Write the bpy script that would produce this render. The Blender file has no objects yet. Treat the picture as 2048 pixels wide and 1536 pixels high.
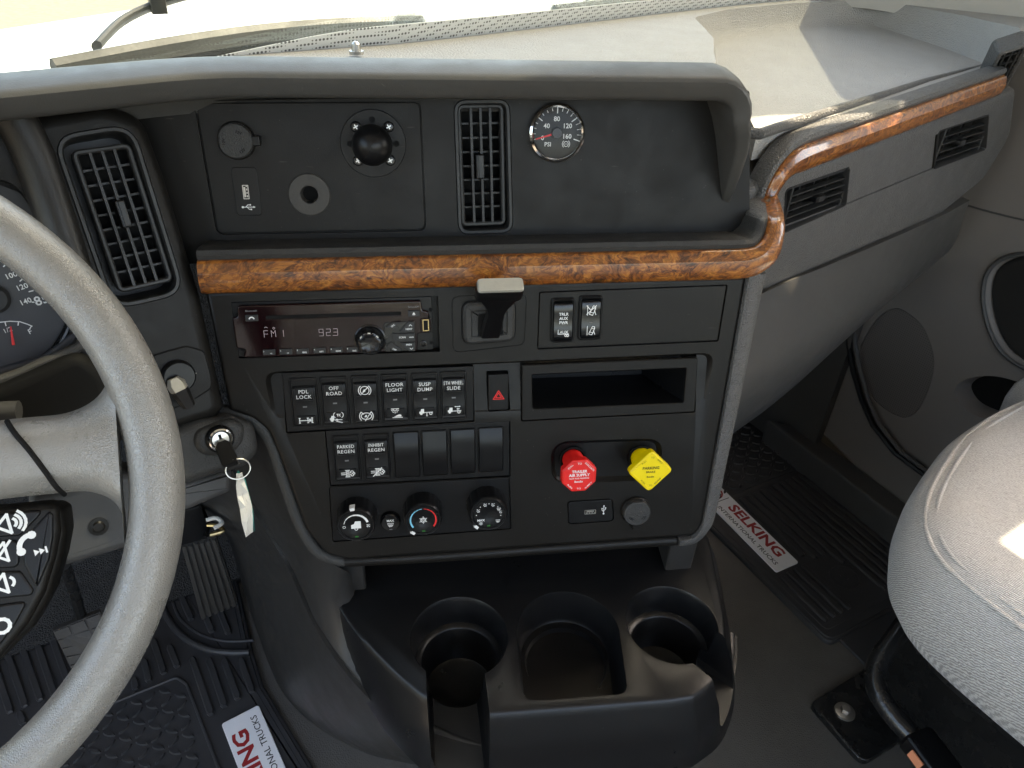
import bpy, bmesh, math, random
from mathutils import Vector, Matrix
random.seed(7)
R_ = math.radians
scene = bpy.context.scene
C = scene.collection

# ------------------------------------------------------------------ camera
CAM = Vector((0, 0, 1.15))
YAW, PITCH, ROLL, FPX = R_(30.05), R_(35.13), R_(2.85), 1471.0
_f = Vector((math.sin(YAW) * math.cos(PITCH), math.cos(YAW) * math.cos(PITCH), -math.sin(PITCH)))
_r = Vector((math.cos(YAW), -math.sin(YAW), 0)); _u = _r.cross(_f)
CR = _r * math.cos(ROLL) + _u * math.sin(ROLL); CU = _u * math.cos(ROLL) - _r * math.sin(ROLL)
cam = bpy.data.cameras.new('camera'); cam_o = bpy.data.objects.new('camera', cam); C.objects.link(cam_o)
cam_o.matrix_world = Matrix(((CR.x, CU.x, -_f.x, CAM.x), (CR.y, CU.y, -_f.y, CAM.y), (CR.z, CU.z, -_f.z, CAM.z), (0, 0, 0, 1)))
cam.sensor_width = 36; cam.lens = FPX / 2048 * 36; cam.clip_start = .02; cam.clip_end = 3000
scene.camera = cam_o

# ------------------------------------------------------------------ light
SUN_EL, SUN_AZ = 57.0, 86.0            # azimuth from +Y (forward), positive = passenger side
world = bpy.data.worlds.new('World'); scene.world = world; world.use_nodes = True
wn = world.node_tree.nodes; wl = world.node_tree.links
bg = wn['Background']; sky = wn.new('ShaderNodeTexSky'); sky.sky_type = 'NISHITA'; sky.sun_disc = False
sky.sun_elevation = R_(SUN_EL); sky.sun_rotation = R_(SUN_AZ); sky.air_density = 1.0; sky.dust_density = 3.0; sky.ozone_density = .6
wl.new(sky.outputs[0], bg.inputs[0]); bg.inputs[1].default_value = .15
sun = bpy.data.lights.new('sun', 'SUN'); sun.energy = 2.2; sun.angle = R_(.5); sun.color = (1, .93, .8)
sun_o = bpy.data.objects.new('sun', sun); C.objects.link(sun_o)
_sd = Vector((math.sin(R_(SUN_AZ)) * math.cos(R_(SUN_EL)), math.cos(R_(SUN_AZ)) * math.cos(R_(SUN_EL)), math.sin(R_(SUN_EL))))
sun_o.rotation_euler = _sd.to_track_quat('Z', 'Y').to_euler(); sun_o.location = _sd * 30
vs = scene.view_settings; vs.view_transform = 'Standard'; vs.look = 'None'; vs.gamma = 1; vs.use_curve_mapping = False
vs.exposure = 3.05
try:
    vs.use_white_balance = True; vs.white_balance_temperature = 8000; vs.white_balance_tint = 9
except Exception: pass
scene.cycles.use_denoising = True
scene.cycles.max_bounces = 10; scene.cycles.diffuse_bounces = 5; scene.cycles.glossy_bounces = 4; scene.cycles.transparent_max_bounces = 12
scene.cycles.sample_clamp_indirect = 6; scene.cycles.caustics_reflective = False; scene.cycles.caustics_refractive = False

# ------------------------------------------------------------------ frames
def ray(x, y): return CR * ((x - 1024) / FPX) - CU * ((y - 768) / FPX) + _f
class Frame:
    """a real plane in the cab: origin O, axes U (right), V (up), N (towards the seats)"""
    def __init__(s, O, U, V): s.O = Vector(O); s.U = Vector(U).normalized(); s.N = s.U.cross(Vector(V)).normalized(); s.V = s.N.cross(s.U)
    def M(s):
        return Matrix(((s.U.x, s.V.x, s.N.x, s.O.x), (s.U.y, s.V.y, s.N.y, s.O.y), (s.U.z, s.V.z, s.N.z, s.O.z), (0, 0, 0, 1)))
    def px(s, x, y, n=0.0):
        d = ray(x, y); t = ((s.O + s.N * n - CAM).dot(s.N)) / d.dot(s.N); q = CAM + d * t - s.O
        return (q.dot(s.U), q.dot(s.V))
    def P(s, x, y, n=0.0): u, v = s.px(x, y, n); return s.pt(u, v, n)
    def pt(s, u, v, n=0.0): return s.O + s.U * u + s.V * v + s.N * n
    def sub(s, u=0, v=0, n=0, rot=0):
        c, k = math.cos(rot), math.sin(rot)
        return Frame(s.pt(u, v, n), s.U * c + s.V * k, s.V * c - s.U * k)
    def at(s, x, y, n=0, rot=0): u, v = s.px(x, y, n); return s.sub(u, v, n, rot)
Z = Vector((0, 0, 1))
PY, LEAN = R_(20.64), R_(14.46)
rp = Vector((math.cos(PY), -math.sin(PY), 0)); fw = Vector((math.sin(PY), math.cos(PY), 0))
O0 = Vector((.14839, .59019, 1.15 - .35754))
PL = Frame(O0, rp, Z * math.cos(LEAN) + fw * math.sin(LEAN))       # centre stack face
PU = PL.sub(0, 0, -.041)                                             # upper panel, set back behind the ledge
yd, ld = R_(-7), R_(20)
PD = Frame((.045, .64, .83), (math.cos(yd), -math.sin(yd), 0), Z * math.cos(ld) + Vector((math.sin(yd), math.cos(yd), 0)) * math.sin(ld))   # driver's side face
def hz(z): return Frame((O0.x, O0.y, z), rp, fw)                   # horizontal plane in the stack's heading
def flat(z): return Frame((0, 0, z), (1, 0, 0), (0, 1, 0))
aD = R_(80)
Dp = Vector((math.sin(aD), math.cos(aD), 0))
PP = Frame((.7106, .5468, .8513), Dp, Z)                             # passenger dash face
WORLD = Frame((0, 0, 0), (1, 0, 0), (0, 1, 0))

# ------------------------------------------------------------------ materials
MATS = {}
def mat(name, col, rough=.5, spec=.5, grain=None, scale=800, bump=.15, metal=0, coat=0, mottled=0, dist=.0006, rvar=.08, dust=0):
    m = bpy.data.materials.new(name); m.use_nodes = True; nt = m.node_tree; n = nt.nodes; l = nt.links
    b = n['Principled BSDF']; b.inputs['Base Color'].default_value = (*col, 1); b.inputs['Roughness'].default_value = rough
    b.inputs['Specular IOR Level'].default_value = spec; b.inputs['Metallic'].default_value = metal
    b.inputs['Coat Weight'].default_value = coat; b.inputs['Coat Roughness'].default_value = .04
    tc = n.new('ShaderNodeTexCoord')
    if rvar:
        nz = n.new('ShaderNodeTexNoise'); nz.inputs['Scale'].default_value = 26; nz.inputs['Detail'].default_value = 6; nz.inputs['Roughness'].default_value = .65
        l.new(tc.outputs['Object'], nz.inputs['Vector'])
        mr = n.new('ShaderNodeMapRange'); mr.inputs['From Min'].default_value = .3; mr.inputs['From Max'].default_value = .7
        mr.inputs['To Min'].default_value = max(rough - rvar, .02); mr.inputs['To Max'].default_value = min(rough + rvar, 1)
        l.new(nz.outputs['Fac'], mr.inputs['Value']); l.new(mr.outputs[0], b.inputs['Roughness'])
    if mottled:
        n2 = n.new('ShaderNodeTexNoise'); n2.inputs['Scale'].default_value = 14; n2.inputs['Detail'].default_value = 8; n2.inputs['Roughness'].default_value = .7
        l.new(tc.outputs['Object'], n2.inputs['Vector'])
        mx = n.new('ShaderNodeMix'); mx.data_type = 'RGBA'
        mx.inputs['A'].default_value = (*[c * (1 - mottled) for c in col], 1); mx.inputs['B'].default_value = (*[min(c * (1 + mottled), 1) for c in col], 1)
        l.new(n2.outputs['Fac'], mx.inputs['Factor']); l.new(mx.outputs['Result'], b.inputs['Base Color'])
        if dust:     # settled specks and a few hairline scuffs
            vd = n.new('ShaderNodeTexVoronoi'); vd.inputs['Scale'].default_value = 150; l.new(tc.outputs['Object'], vd.inputs['Vector'])
            nd = n.new('ShaderNodeTexNoise'); nd.inputs['Scale'].default_value = 30; nd.inputs['Detail'].default_value = 4; l.new(tc.outputs['Object'], nd.inputs['Vector'])
            m1 = n.new('ShaderNodeMapRange'); m1.inputs['From Min'].default_value = .085; m1.inputs['From Max'].default_value = .05; l.new(vd.outputs['Distance'], m1.inputs['Value'])
            m2 = n.new('ShaderNodeMapRange'); m2.inputs['From Min'].default_value = .50; m2.inputs['From Max'].default_value = .68; l.new(nd.outputs['Fac'], m2.inputs['Value'])
            mm = n.new('ShaderNodeMath'); mm.operation = 'MULTIPLY'; l.new(m1.outputs[0], mm.inputs[0]); l.new(m2.outputs[0], mm.inputs[1])
            mp_ = n.new('ShaderNodeMapping'); mp_.inputs['Rotation'].default_value = (0, 0, .7); mp_.inputs['Scale'].default_value = (45, 420, 60); l.new(tc.outputs['Object'], mp_.inputs['Vector'])
            ns = n.new('ShaderNodeTexNoise'); ns.inputs['Scale'].default_value = 1.0; ns.inputs['Detail'].default_value = 2; l.new(mp_.outputs[0], ns.inputs['Vector'])
            m3 = n.new('ShaderNodeMapRange'); m3.inputs['From Min'].default_value = .74; m3.inputs['From Max'].default_value = .80; m3.inputs['To Max'].default_value = .5; l.new(ns.outputs['Fac'], m3.inputs['Value'])
            mxx = n.new('ShaderNodeMath'); mxx.operation = 'MAXIMUM'; l.new(mm.outputs[0], mxx.inputs[0]); l.new(m3.outputs[0], mxx.inputs[1])
            md = n.new('ShaderNodeMath'); md.operation = 'MULTIPLY'; md.inputs[1].default_value = dust; l.new(mxx.outputs[0], md.inputs[0])
            dx = n.new('ShaderNodeMix'); dx.data_type = 'RGBA'; dx.inputs['B'].default_value = (.33, .31, .27, 1); l.new(md.outputs[0], dx.inputs['Factor']); l.new(mx.outputs['Result'], dx.inputs['A']); l.new(dx.outputs['Result'], b.inputs['Base Color'])
    if grain:
        if grain == 'leather':
            t = n.new('ShaderNodeTexVoronoi'); t.feature = 'DISTANCE_TO_EDGE'; t.inputs['Scale'].default_value = scale
            wp = n.new('ShaderNodeTexNoise'); wp.inputs['Scale'].default_value = scale * .5
            l.new(tc.outputs['Object'], wp.inputs['Vector'])
            ad = n.new('ShaderNodeMix'); ad.data_type = 'VECTOR'; ad.inputs['Factor'].default_value = .0015
            l.new(tc.outputs['Object'], ad.inputs['A']); l.new(wp.outputs['Color'], ad.inputs['B']); l.new(ad.outputs['Result'], t.inputs['Vector'])
            mr2 = n.new('ShaderNodeMapRange'); mr2.inputs['From Max'].default_value = .35; l.new(t.outputs['Distance'], mr2.inputs['Value']); out = mr2.outputs[0]
        else:
            t = n.new('ShaderNodeTexNoise'); t.inputs['Scale'].default_value = scale; t.inputs['Detail'].default_value = 3
            l.new(tc.outputs['Object'], t.inputs['Vector']); out = t.outputs['Fac']
        bp = n.new('ShaderNodeBump'); bp.inputs['Strength'].default_value = bump; bp.inputs['Distance'].default_value = dist
        l.new(out, bp.inputs['Height']); l.new(bp.outputs[0], b.inputs['Normal'])
    MATS[name] = m; return m
mat('black_plastic', (0.0105, 0.0093, 0.008), 0.38, 0.22, 'fine', 1400, .22, mottled=.25, rvar=.09, dust=.30)
mat('panel_black', (0.0115, 0.0106, 0.0096), 0.41, 0.2, 'fine', 1600, .25, mottled=.25, rvar=.1, dust=.30)
mat('satin_black', (0.0065, 0.0065, 0.007), 0.32, 0.26, None, rvar=.06)
mat('gloss_black', (0.005, 0.005, 0.0055), 0.24, .5, None, rvar=.05)
mat('void_black', (0.0025, 0.0025, 0.0025), .7, .2)
mat('vent_black', (0.026, 0.026, 0.026), 0.4, 0.32, 'fine', 1500, .1)
mat('soft_dark', (0.04, 0.039, 0.037), 0.5, 0.3, 'leather', 420, .45, mottled=.1, dist=.0005)
mat('soft_grey', (0.085, 0.083, 0.08), 0.46, 0.4, 'leather', 330, .9, mottled=.08, dist=.0008)
mat('dash_grey', (0.31, 0.3, 0.285), .62, .35, 'leather', 300, .8, mottled=.08, dist=.0008)
mat('visor_grey', (0.06, 0.058, 0.054), 0.46, 0.35, 'fine', 900, .35, mottled=.2, dust=.30)
mat('hood_dark', (0.018, 0.017, 0.016), .42, .35, 'fine', 1000, .25, mottled=.2, dust=.25)
mat('knee_grey', (0.058, 0.056, 0.053), 0.42, 0.4, 'fine', 1200, .15, mottled=.06)
mat('door_grey', (0.165, 0.15, 0.138), 0.45, 0.4, 'leather', 700, .2, mottled=.06, dist=.0004)
mat('door_dark', (0.055, 0.054, 0.053), .5, .4, 'fine', 900, .15)
mat('wheel_leather', (0.205, 0.195, 0.178), 0.3, 1.0, 'leather', 700, .35, mottled=.12, dist=.0004, rvar=.08)
mat('console_grey', (0.027, 0.0255, 0.024), 0.42, 0.4, 'fine', 1100, .2, mottled=.1)
mat('console_black', (0.0075, 0.0075, 0.008), 0.31, 0.36, 'fine', 1500, .15, mottled=.2, rvar=.04)
mat('floor_vinyl', (0.105, 0.098, 0.088), 0.45, 0.4, 'leather', 330, .5, mottled=.3, dist=.0007, dust=.2)
mat('toe_vinyl', (0.018, 0.018, 0.018), .5, .45, 'leather', 240, .9, dist=.0012)
mat('mat_rubber', (0.04, 0.04, 0.042), 0.42, 0.4, 'fine', 700, .2, mottled=.2, dust=.2)
mat('pedal_rubber', (0.055, 0.051, 0.046), .6, .35, 'fine', 300, .5, mottled=.45)
mat('steel_black', (0.012, 0.012, 0.012), 0.26, 0.5, 'fine', 160, .5, mottled=.35, rvar=.16, dist=.001)
mat('chrome', (.80, .79, .77), .10, .5, metal=1, rvar=.05)
mat('steel', (.50, .48, .45), .34, .5, metal=1, mottled=.2)
mat('brass', (.45, .34, .17), .3, .5, metal=1)
mat('worn_silver', (.36, .34, .29), .38, .5, 'fine', 500, .2, metal=.35, mottled=.35)
mat('white_print', (.80, .80, .78), .5, .3, rvar=0)
mat('dim_print', (.20, .20, .20), .5, .3, rvar=0)
mat('lcd_print', (.42, .36, .37), .5, .3, rvar=0)
mat('black_print', (.05, .035, .01), .5, .3, rvar=0)
mat('red_print', (.75, .03, .03), .5, .3, rvar=0)
mat('blue_print', (.18, .55, .72), .5, .3, rvar=0)
mat('green_print', (.02, .16, .03), .4, .3, rvar=0)
mat('red_plastic', (.80, .018, .016), .34, .5, rvar=.04)
mat('yellow_plastic', (.88, .66, .010), .36, .5, rvar=.04)
mat('maroon_gloss', (0.0095, 0.0022, 0.003), 0.11, .5, rvar=.07)
mat('needle_red', (.85, .02, .02), .4, .4, rvar=0)
mat('dial_grey', (.030, .030, .030), .55, .3, rvar=0)
mat('dial_slate', (.060, .061, .066), .5, .3, rvar=.05)
mat('plate_white', (0.85, 0.85, 0.87), .42, .4, rvar=.04)
mat('logo_red', (.36, .028, .030), .45, .3, rvar=0)
mat('logo_black', (.03, .03, .035), .45, .3, rvar=0)
mat('orange_tab', (.85, .33, .18), .5, .4, rvar=0)
mat('paper', (.72, .68, .60), .8, .2, 'fine', 300, .6, mottled=.15)
mat('teal_print', (.02, .19, .17), .6, .3, rvar=0)
mat('hood_white', (0.62, 0.65, 0.67), .22, .5, coat=.5, rvar=.04)
mat('wiper_dusty', (.0035, .0038, .003), .6, .4, 'fine', 260, .5, mottled=.7)
mat('pillar_beige', (.42, .40, .37), .6, .35, 'leather', 500, .35, mottled=.06)
mat('roof_liner', (0.8, 0.78, 0.74), .9, .2)
mat('ground_gravel', (0.13, 0.11, 0.085), .95, .2, 'fine', 6, .8, mottled=.45, dist=.02)

def wood_mat():
    m = bpy.data.materials.new('burl_wood'); m.use_nodes = True; nt = m.node_tree; n = nt.nodes; l = nt.links; b = n['Principled BSDF']
    tc = n.new('ShaderNodeTexCoord'); mp = n.new('ShaderNodeMapping'); mp.inputs['Scale'].default_value = (1, 1.5, 1.5); l.new(tc.outputs['Object'], mp.inputs['Vector'])
    w = n.new('ShaderNodeTexNoise'); w.inputs['Scale'].default_value = 17; w.inputs['Detail'].default_value = 5; w.inputs['Distortion'].default_value = 1.2; l.new(mp.outputs[0], w.inputs['Vector'])
    mx = n.new('ShaderNodeMix'); mx.data_type = 'VECTOR'; mx.inputs['Factor'].default_value = .06; l.new(mp.outputs[0], mx.inputs['A']); l.new(w.outputs['Color'], mx.inputs['B'])
    n1 = n.new('ShaderNodeTexNoise'); n1.inputs['Scale'].default_value = 34; n1.inputs['Detail'].default_value = 9; n1.inputs['Roughness'].default_value = .58; n1.inputs['Distortion'].default_value = 3.4; l.new(mx.outputs['Result'], n1.inputs['Vector'])
    r1 = n.new('ShaderNodeValToRGB'); e = r1.color_ramp.elements
    e[0].position = .28; e[0].color = (.020, .006, .002, 1); e[1].position = .72; e[1].color = (.46, .185, .040, 1)
    for p, c in ((.38, (.10, .026, .005, 1)), (.48, (.23, .068, .012, 1)), (.60, (.36, .125, .022, 1))):
        x = e.new(p); x.color = c
    l.new(n1.outputs['Fac'], r1.inputs['Fac'])
    wv = n.new('ShaderNodeTexWave'); wv.inputs['Scale'].default_value = 34; wv.inputs['Distortion'].default_value = 22; wv.inputs['Detail'].default_value = 4; wv.inputs['Detail Scale'].default_value = 1.4; l.new(mx.outputs['Result'], wv.inputs['Vector'])
    mr = n.new('ShaderNodeMapRange'); mr.inputs['From Min'].default_value = .1; mr.inputs['From Max'].default_value = .6; mr.inputs['To Min'].default_value = .55; mr.inputs['To Max'].default_value = 1.15; l.new(wv.outputs['Fac'], mr.inputs['Value'])
    mul = n.new('ShaderNodeMix'); mul.data_type = 'RGBA'; mul.blend_type = 'MULTIPLY'; mul.inputs['Factor'].default_value = .75
    l.new(r1.outputs[0], mul.inputs['A']); l.new(mr.outputs[0], mul.inputs['B'])
    l.new(mul.outputs['Result'], b.inputs['Base Color']); b.inputs['Roughness'].default_value = .38; b.inputs['Coat Weight'].default_value = 1; b.inputs['Coat Roughness'].default_value = .05
    MATS['burl_wood'] = m
wood_mat()

def fabric_mat():
    m = bpy.data.materials.new('seat_fabric'); m.use_nodes = True; nt = m.node_tree; n = nt.nodes; l = nt.links; b = n['Principled BSDF']
    tc = n.new('ShaderNodeTexCoord')
    mp = n.new('ShaderNodeMapping'); mp.inputs['Rotation'].default_value = (0, 0, .5); mp.inputs['Scale'].default_value = (1, 1, 1); l.new(tc.outputs['Object'], mp.inputs['Vector'])
    wa = n.new('ShaderNodeTexWave'); wa.bands_direction = 'DIAGONAL'; wa.inputs['Scale'].default_value = 190; wa.inputs['Distortion'].default_value = 5.0; wa.inputs['Detail'].default_value = 2; l.new(mp.outputs[0], wa.inputs['Vector'])
    nz = n.new('ShaderNodeTexNoise'); nz.inputs['Scale'].default_value = 420; nz.inputs['Detail'].default_value = 2; l.new(tc.outputs['Object'], nz.inputs['Vector'])
    mu = n.new('ShaderNodeMath'); mu.operation = 'MULTIPLY'; l.new(wa.outputs['Fac'], mu.inputs[0]); l.new(nz.outputs['Fac'], mu.inputs[1])
    rr = n.new('ShaderNodeValToRGB'); rr.color_ramp.elements[0].position = .05; rr.color_ramp.elements[0].color = (.30, .28, .26, 1); rr.color_ramp.elements[1].position = .45; rr.color_ramp.elements[1].color = (.66, .635, .60, 1)
    l.new(mu.outputs[0], rr.inputs['Fac']); l.new(rr.outputs[0], b.inputs['Base Color']); b.inputs['Roughness'].default_value = .95; b.inputs['Sheen Weight'].default_value = .3
    b.inputs['Specular IOR Level'].default_value = .15
    bp = n.new('ShaderNodeBump'); bp.inputs['Strength'].default_value = .8; bp.inputs['Distance'].default_value = .0012; l.new(mu.outputs[0], bp.inputs['Height']); l.new(bp.outputs[0], b.inputs['Normal'])
    MATS['seat_fabric'] = m
fabric_mat()

def glass_mat(name, tint, gloss):
    m = bpy.data.materials.new(name); m.use_nodes = True; nt = m.node_tree; n = nt.nodes; l = nt.links; n.remove(n['Principled BSDF'])
    t = n.new('ShaderNodeBsdfTransparent'); t.inputs[0].default_value = (*tint, 1); g = n.new('ShaderNodeBsdfGlossy'); g.inputs['Roughness'].default_value = .03
    fr = n.new('ShaderNodeFresnel'); fr.inputs[0].default_value = 1.45; mm = n.new('ShaderNodeMath'); mm.operation = 'MULTIPLY'; mm.inputs[1].default_value = gloss; l.new(fr.outputs[0], mm.inputs[0])
    x = n.new('ShaderNodeMixShader'); l.new(mm.outputs[0], x.inputs[0]); l.new(t.outputs[0], x.inputs[1]); l.new(g.outputs[0], x.inputs[2]); l.new(x.outputs[0], n['Material Output'].inputs[0])
    MATS[name] = m
glass_mat('windshield_glass', (.93, .97, .95), .8); glass_mat('lens_glass', (.97, .97, .97), .25)

def dots_mat():     # printed ceramic dots on the glass edge
    m = bpy.data.materials.new('frit_dots'); m.use_nodes = True; nt = m.node_tree; n = nt.nodes; l = nt.links; b = n['Principled BSDF']
    tc = n.new('ShaderNodeTexCoord'); v = n.new('ShaderNodeTexVoronoi'); v.inputs['Scale'].default_value = 260; v.inputs['Randomness'].default_value = 0; l.new(tc.outputs['Object'], v.inputs['Vector'])
    r = n.new('ShaderNodeValToRGB'); r.color_ramp.elements[0].position = .30; r.color_ramp.elements[0].color = (.12, .12, .11, 1); r.color_ramp.elements[1].position = .36; r.color_ramp.elements[1].color = (.75, .75, .72, 1)
    l.new(v.outputs['Distance'], r.inputs['Fac']); l.new(r.outputs[0], b.inputs['Base Color']); b.inputs['Roughness'].default_value = .5; MATS['frit_dots'] = m
dots_mat()
# ------------------------------------------------------------------ mesh helpers (all shapes are (verts, faces) in a frame's u,v,n)
def merge(*ms):
    V, F = [], []
    for v, f in ms:
        o = len(V); V += list(v); F += [tuple(i + o for i in q) for q in f]
    return V, F
def shift(m, u=0, v=0, n=0, rot=0, s=1.0):
    c, k = math.cos(rot) * s, math.sin(rot) * s
    return [(p[0] * c - p[1] * k + u, p[0] * k + p[1] * c + v, p[2] * s + n) for p in m[0]], m[1]
def rrect(w, h, r, cx=0, cy=0, seg=4):
    P = []
    for sx, sy, a0 in ((1, 1, 0), (-1, 1, 90), (-1, -1, 180), (1, -1, 270)):
        for i in range(seg + 1):
            a = R_(a0 + 90 * i / seg); P.append((cx + sx * (w / 2 - r) + r * math.cos(a), cy + sy * (h / 2 - r) + r * math.sin(a)))
    return P
def circle(r, seg=32, cx=0, cy=0, a0=0): return [(cx + r * math.cos(a0 + 2 * math.pi * i / seg), cy + r * math.sin(a0 + 2 * math.pi * i / seg)) for i in range(seg)]
def area2(P): return sum(P[i - 1][0] * P[i][1] - P[i][0] * P[i - 1][1] for i in range(len(P)))
def ccw(P): return list(P) if area2(P) > 0 else list(P)[::-1]
def rpoly(P, r, seg=4):
    rs = list(r) if isinstance(r, (list, tuple)) else [r] * len(P)
    if area2(P) < 0: P = list(P)[::-1]; rs = rs[::-1]
    out = []; n = len(P)
    for i in range(n):
        a, b, c = Vector(P[i - 1]), Vector(P[i]), Vector(P[(i + 1) % n]); d1 = (a - b); d2 = (c - b); l1, l2 = d1.length, d2.length
        d1.normalize(); d2.normalize(); ang = d1.angle(d2, math.pi)
        if ang > math.pi - .03 or rs[i] <= 0: out.append(tuple(b)); continue
        t = min(rs[i] / math.tan(ang / 2), l1 * .48, l2 * .48); p0 = b + d1 * t; p1 = b + d2 * t
        for k in range(seg + 1):
            f = k / seg; q = p0 * (1 - f) ** 2 + b * 2 * f * (1 - f) + p1 * f * f; out.append((q.x, q.y))
    return out
def inset(P, d):
    n = len(P); out = []
    for i in range(n):
        a, b, c = Vector(P[i - 1]), Vector(P[i]), Vector(P[(i + 1) % n]); e1 = (b - a); e2 = (c - b)
        if e1.length < 1e-9: e1 = e2
        if e2.length < 1e-9: e2 = e1
        e1.normalize(); e2.normalize(); n1 = Vector((-e1.y, e1.x)); n2 = Vector((-e2.y, e2.x)); m = n1 + n2
        if m.length < 1e-6: m = n1
        m.normalize(); k = max(m.dot(n1), .4); q = b + m * (d / k); out.append((q.x, q.y))
    return out
def loops(Ls, cap0=True, cap1=True, closed=True):
    n = len(Ls[0]); V = [p for L in Ls for p in L]; F = []
    for j in range(len(Ls) - 1):
        for i in range(n if closed else n - 1):
            k = (i + 1) % n; F.append((j * n + i, j * n + k, (j + 1) * n + k, (j + 1) * n + i))
    if cap0: F.append(tuple(range(n))[::-1])
    if cap1: F.append(tuple((len(Ls) - 1) * n + i for i in range(n)))
    return V, F
def prism(P, z0, z1, bev=0, seg=3, taper=0):
    P = ccw(P); L = [[(x, y, z0) for x, y in P]]
    T = inset(P, taper) if taper else P
    if bev > 0:
        L.append([(x, y, z1 - bev) for x, y in T])
        for k in range(1, seg + 1):
            a = math.pi / 2 * k / seg; L.append([(x, y, z1 - bev + bev * math.sin(a)) for x, y in inset(T, bev * (1 - math.cos(a)))])
        L.append([(x, y, z1) for x, y in inset(T, bev * 1.04 + 1e-5)])
    else: L.append([(x, y, z1) for x, y in T])
    return loops(L)
def box(w, h, z0, z1, bev=.0005, cx=0, cy=0, r=None): return prism(rrect(w, h, r if r is not None else max(bev, 1e-4), cx, cy, 2), z0, z1, bev, 2)
def bx(x0, x1, y0, y1, z0, z1):
    return [(x0, y0, z0), (x1, y0, z0), (x1, y1, z0), (x0, y1, z0), (x0, y0, z1), (x1, y0, z1), (x1, y1, z1), (x0, y1, z1)], [(3, 2, 1, 0), (4, 5, 6, 7), (0, 1, 5, 4), (1, 2, 6, 5), (2, 3, 7, 6), (3, 0, 4, 7)]
def ring(Po, Pi, z0, z1, bev=0):
    """flat frame between two outlines with equal point counts"""
    Po, Pi = ccw(Po), ccw(Pi)
    L = [[(x, y, z0) for x, y in Po], [(x, y, z1 - bev) for x, y in Po], [(x, y, z1) for x, y in inset(Po, bev)], [(x, y, z1) for x, y in inset(Pi, -bev)], [(x, y, z1 - bev) for x, y in Pi], [(x, y, z0) for x, y in Pi]]
    v, f = loops(L, False, False); n = len(Po); f += [(5 * n + i, 5 * n + (i + 1) % n, (i + 1) % n, i) for i in range(n)]
    return v, f
def lathe(prof, seg=40, cap0=True, cap1=True): return loops([[(r * math.cos(2 * math.pi * i / seg), r * math.sin(2 * math.pi * i / seg), z) for i in range(seg)] for r, z in prof], cap0, cap1)
def tube(path, rad, seg=12, caps=True, flatten=1.0):
    path = [Vector(p) for p in path]; n = len(path); rs = rad if isinstance(rad, (list, tuple)) else [rad] * n; L = []; ref = None
    for i in range(n):
        t = (path[min(i + 1, n - 1)] - path[max(i - 1, 0)]).normalized()
        if ref is None: ref = t.orthogonal().normalized()
        ref = (ref - t * ref.dot(t)).normalized(); b = t.cross(ref)
        L.append([tuple(path[i] + (ref * math.cos(2 * math.pi * k / seg) + b * math.sin(2 * math.pi * k / seg) * flatten) * rs[i]) for k in range(seg)])
    return loops(L, caps, caps)
def spline(P, k=8, closed=False):
    P = [Vector(p) for p in P]; n = len(P); out = []
    for i in range(n if closed else n - 1):
        g = (lambda j: P[j % n]) if closed else (lambda j: P[max(0, min(n - 1, j))])
        a, b, c, d = g(i - 1), g(i), g(i + 1), g(i + 2)
        for s in range(k):
            t = s / k; out.append(.5 * ((2 * b) + (c - a) * t + (2 * a - 5 * b + 4 * c - d) * t * t + (3 * b - a - 3 * c + d) * t ** 3))
    if not closed: out.append(P[-1])
    return out
def grid(rows, thick=0):
    """surface through rows of points; thick>0 pushes a back side along the face normals"""
    m = len(rows); n = len(rows[0]); V = [Vector(p) for r in rows for p in r]; F = [(j * n + i, j * n + i + 1, (j + 1) * n + i + 1, (j + 1) * n + i) for j in range(m - 1) for i in range(n - 1)]
    if thick:
        N = [Vector() for _ in V]
        for f in F:
            nn = (V[f[1]] - V[f[0]]).cross(V[f[3]] - V[f[0]])
            if nn.length < 1e-12: nn = (V[f[2]] - V[f[1]]).cross(V[f[3]] - V[f[2]])
            nn = nn.normalized()
            for i in f: N[i] += nn
        o = len(V); V += [v - (k.normalized() * thick) for v, k in zip(V[:o], N)]; F2 = [tuple(i + o for i in f[::-1]) for f in F]
        b = [i for i in range(n)] + [j * n + n - 1 for j in range(1, m)] + [(m - 1) * n + i for i in range(n - 2, -1, -1)] + [j * n for j in range(m - 2, 0, -1)]
        F2 += [(b[(i + 1) % len(b)], b[i], b[i] + o, b[(i + 1) % len(b)] + o) for i in range(len(b))]; F = F + F2
    return [tuple(v) for v in V], F
def sweep(frames, prof, caps=True):
    """frames: (pos, X, Y) ; prof closed list of (x, y)"""
    return loops([[tuple(Vector(p) + Vector(X) * a + Vector(Y) * b) for a, b in prof] for p, X, Y in frames], caps, caps)

def strokes(lines, w, z=.0002):
    """printed line art: polylines as narrow flat strips, each a hair higher than the last"""
    V, F = [], []; k = 0
    for P in lines:
        for a, b in zip(P[:-1], P[1:]):
            a, b = Vector(a), Vector(b); d = b - a
            if d.length < 1e-7: continue
            d.normalize(); q = Vector((-d.y, d.x)) * w / 2; e = d * w * .35; zz = z + k * 1.5e-6; k += 1; o = len(V)
            V += [(*(a - e - q), zz), (*(b + e - q), zz), (*(b + e + q), zz), (*(a - e + q), zz)]; F.append((o, o + 1, o + 2, o + 3))
    return V, F
def fills(polys, z=.0002):
    V, F = [], []
    for k, P in enumerate(polys):
        P = ccw(P); o = len(V); V += [(x, y, z + k * 2e-6) for x, y in P]; F.append(tuple(range(o, o + len(P))))
    return V, F
def arc(cx, cy, r, a0, a1, n=10, ry=None): return [(cx + r * math.cos(R_(a0 + (a1 - a0) * i / n)), cy + (ry or r) * math.sin(R_(a0 + (a1 - a0) * i / n))) for i in range(n + 1)]

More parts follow.
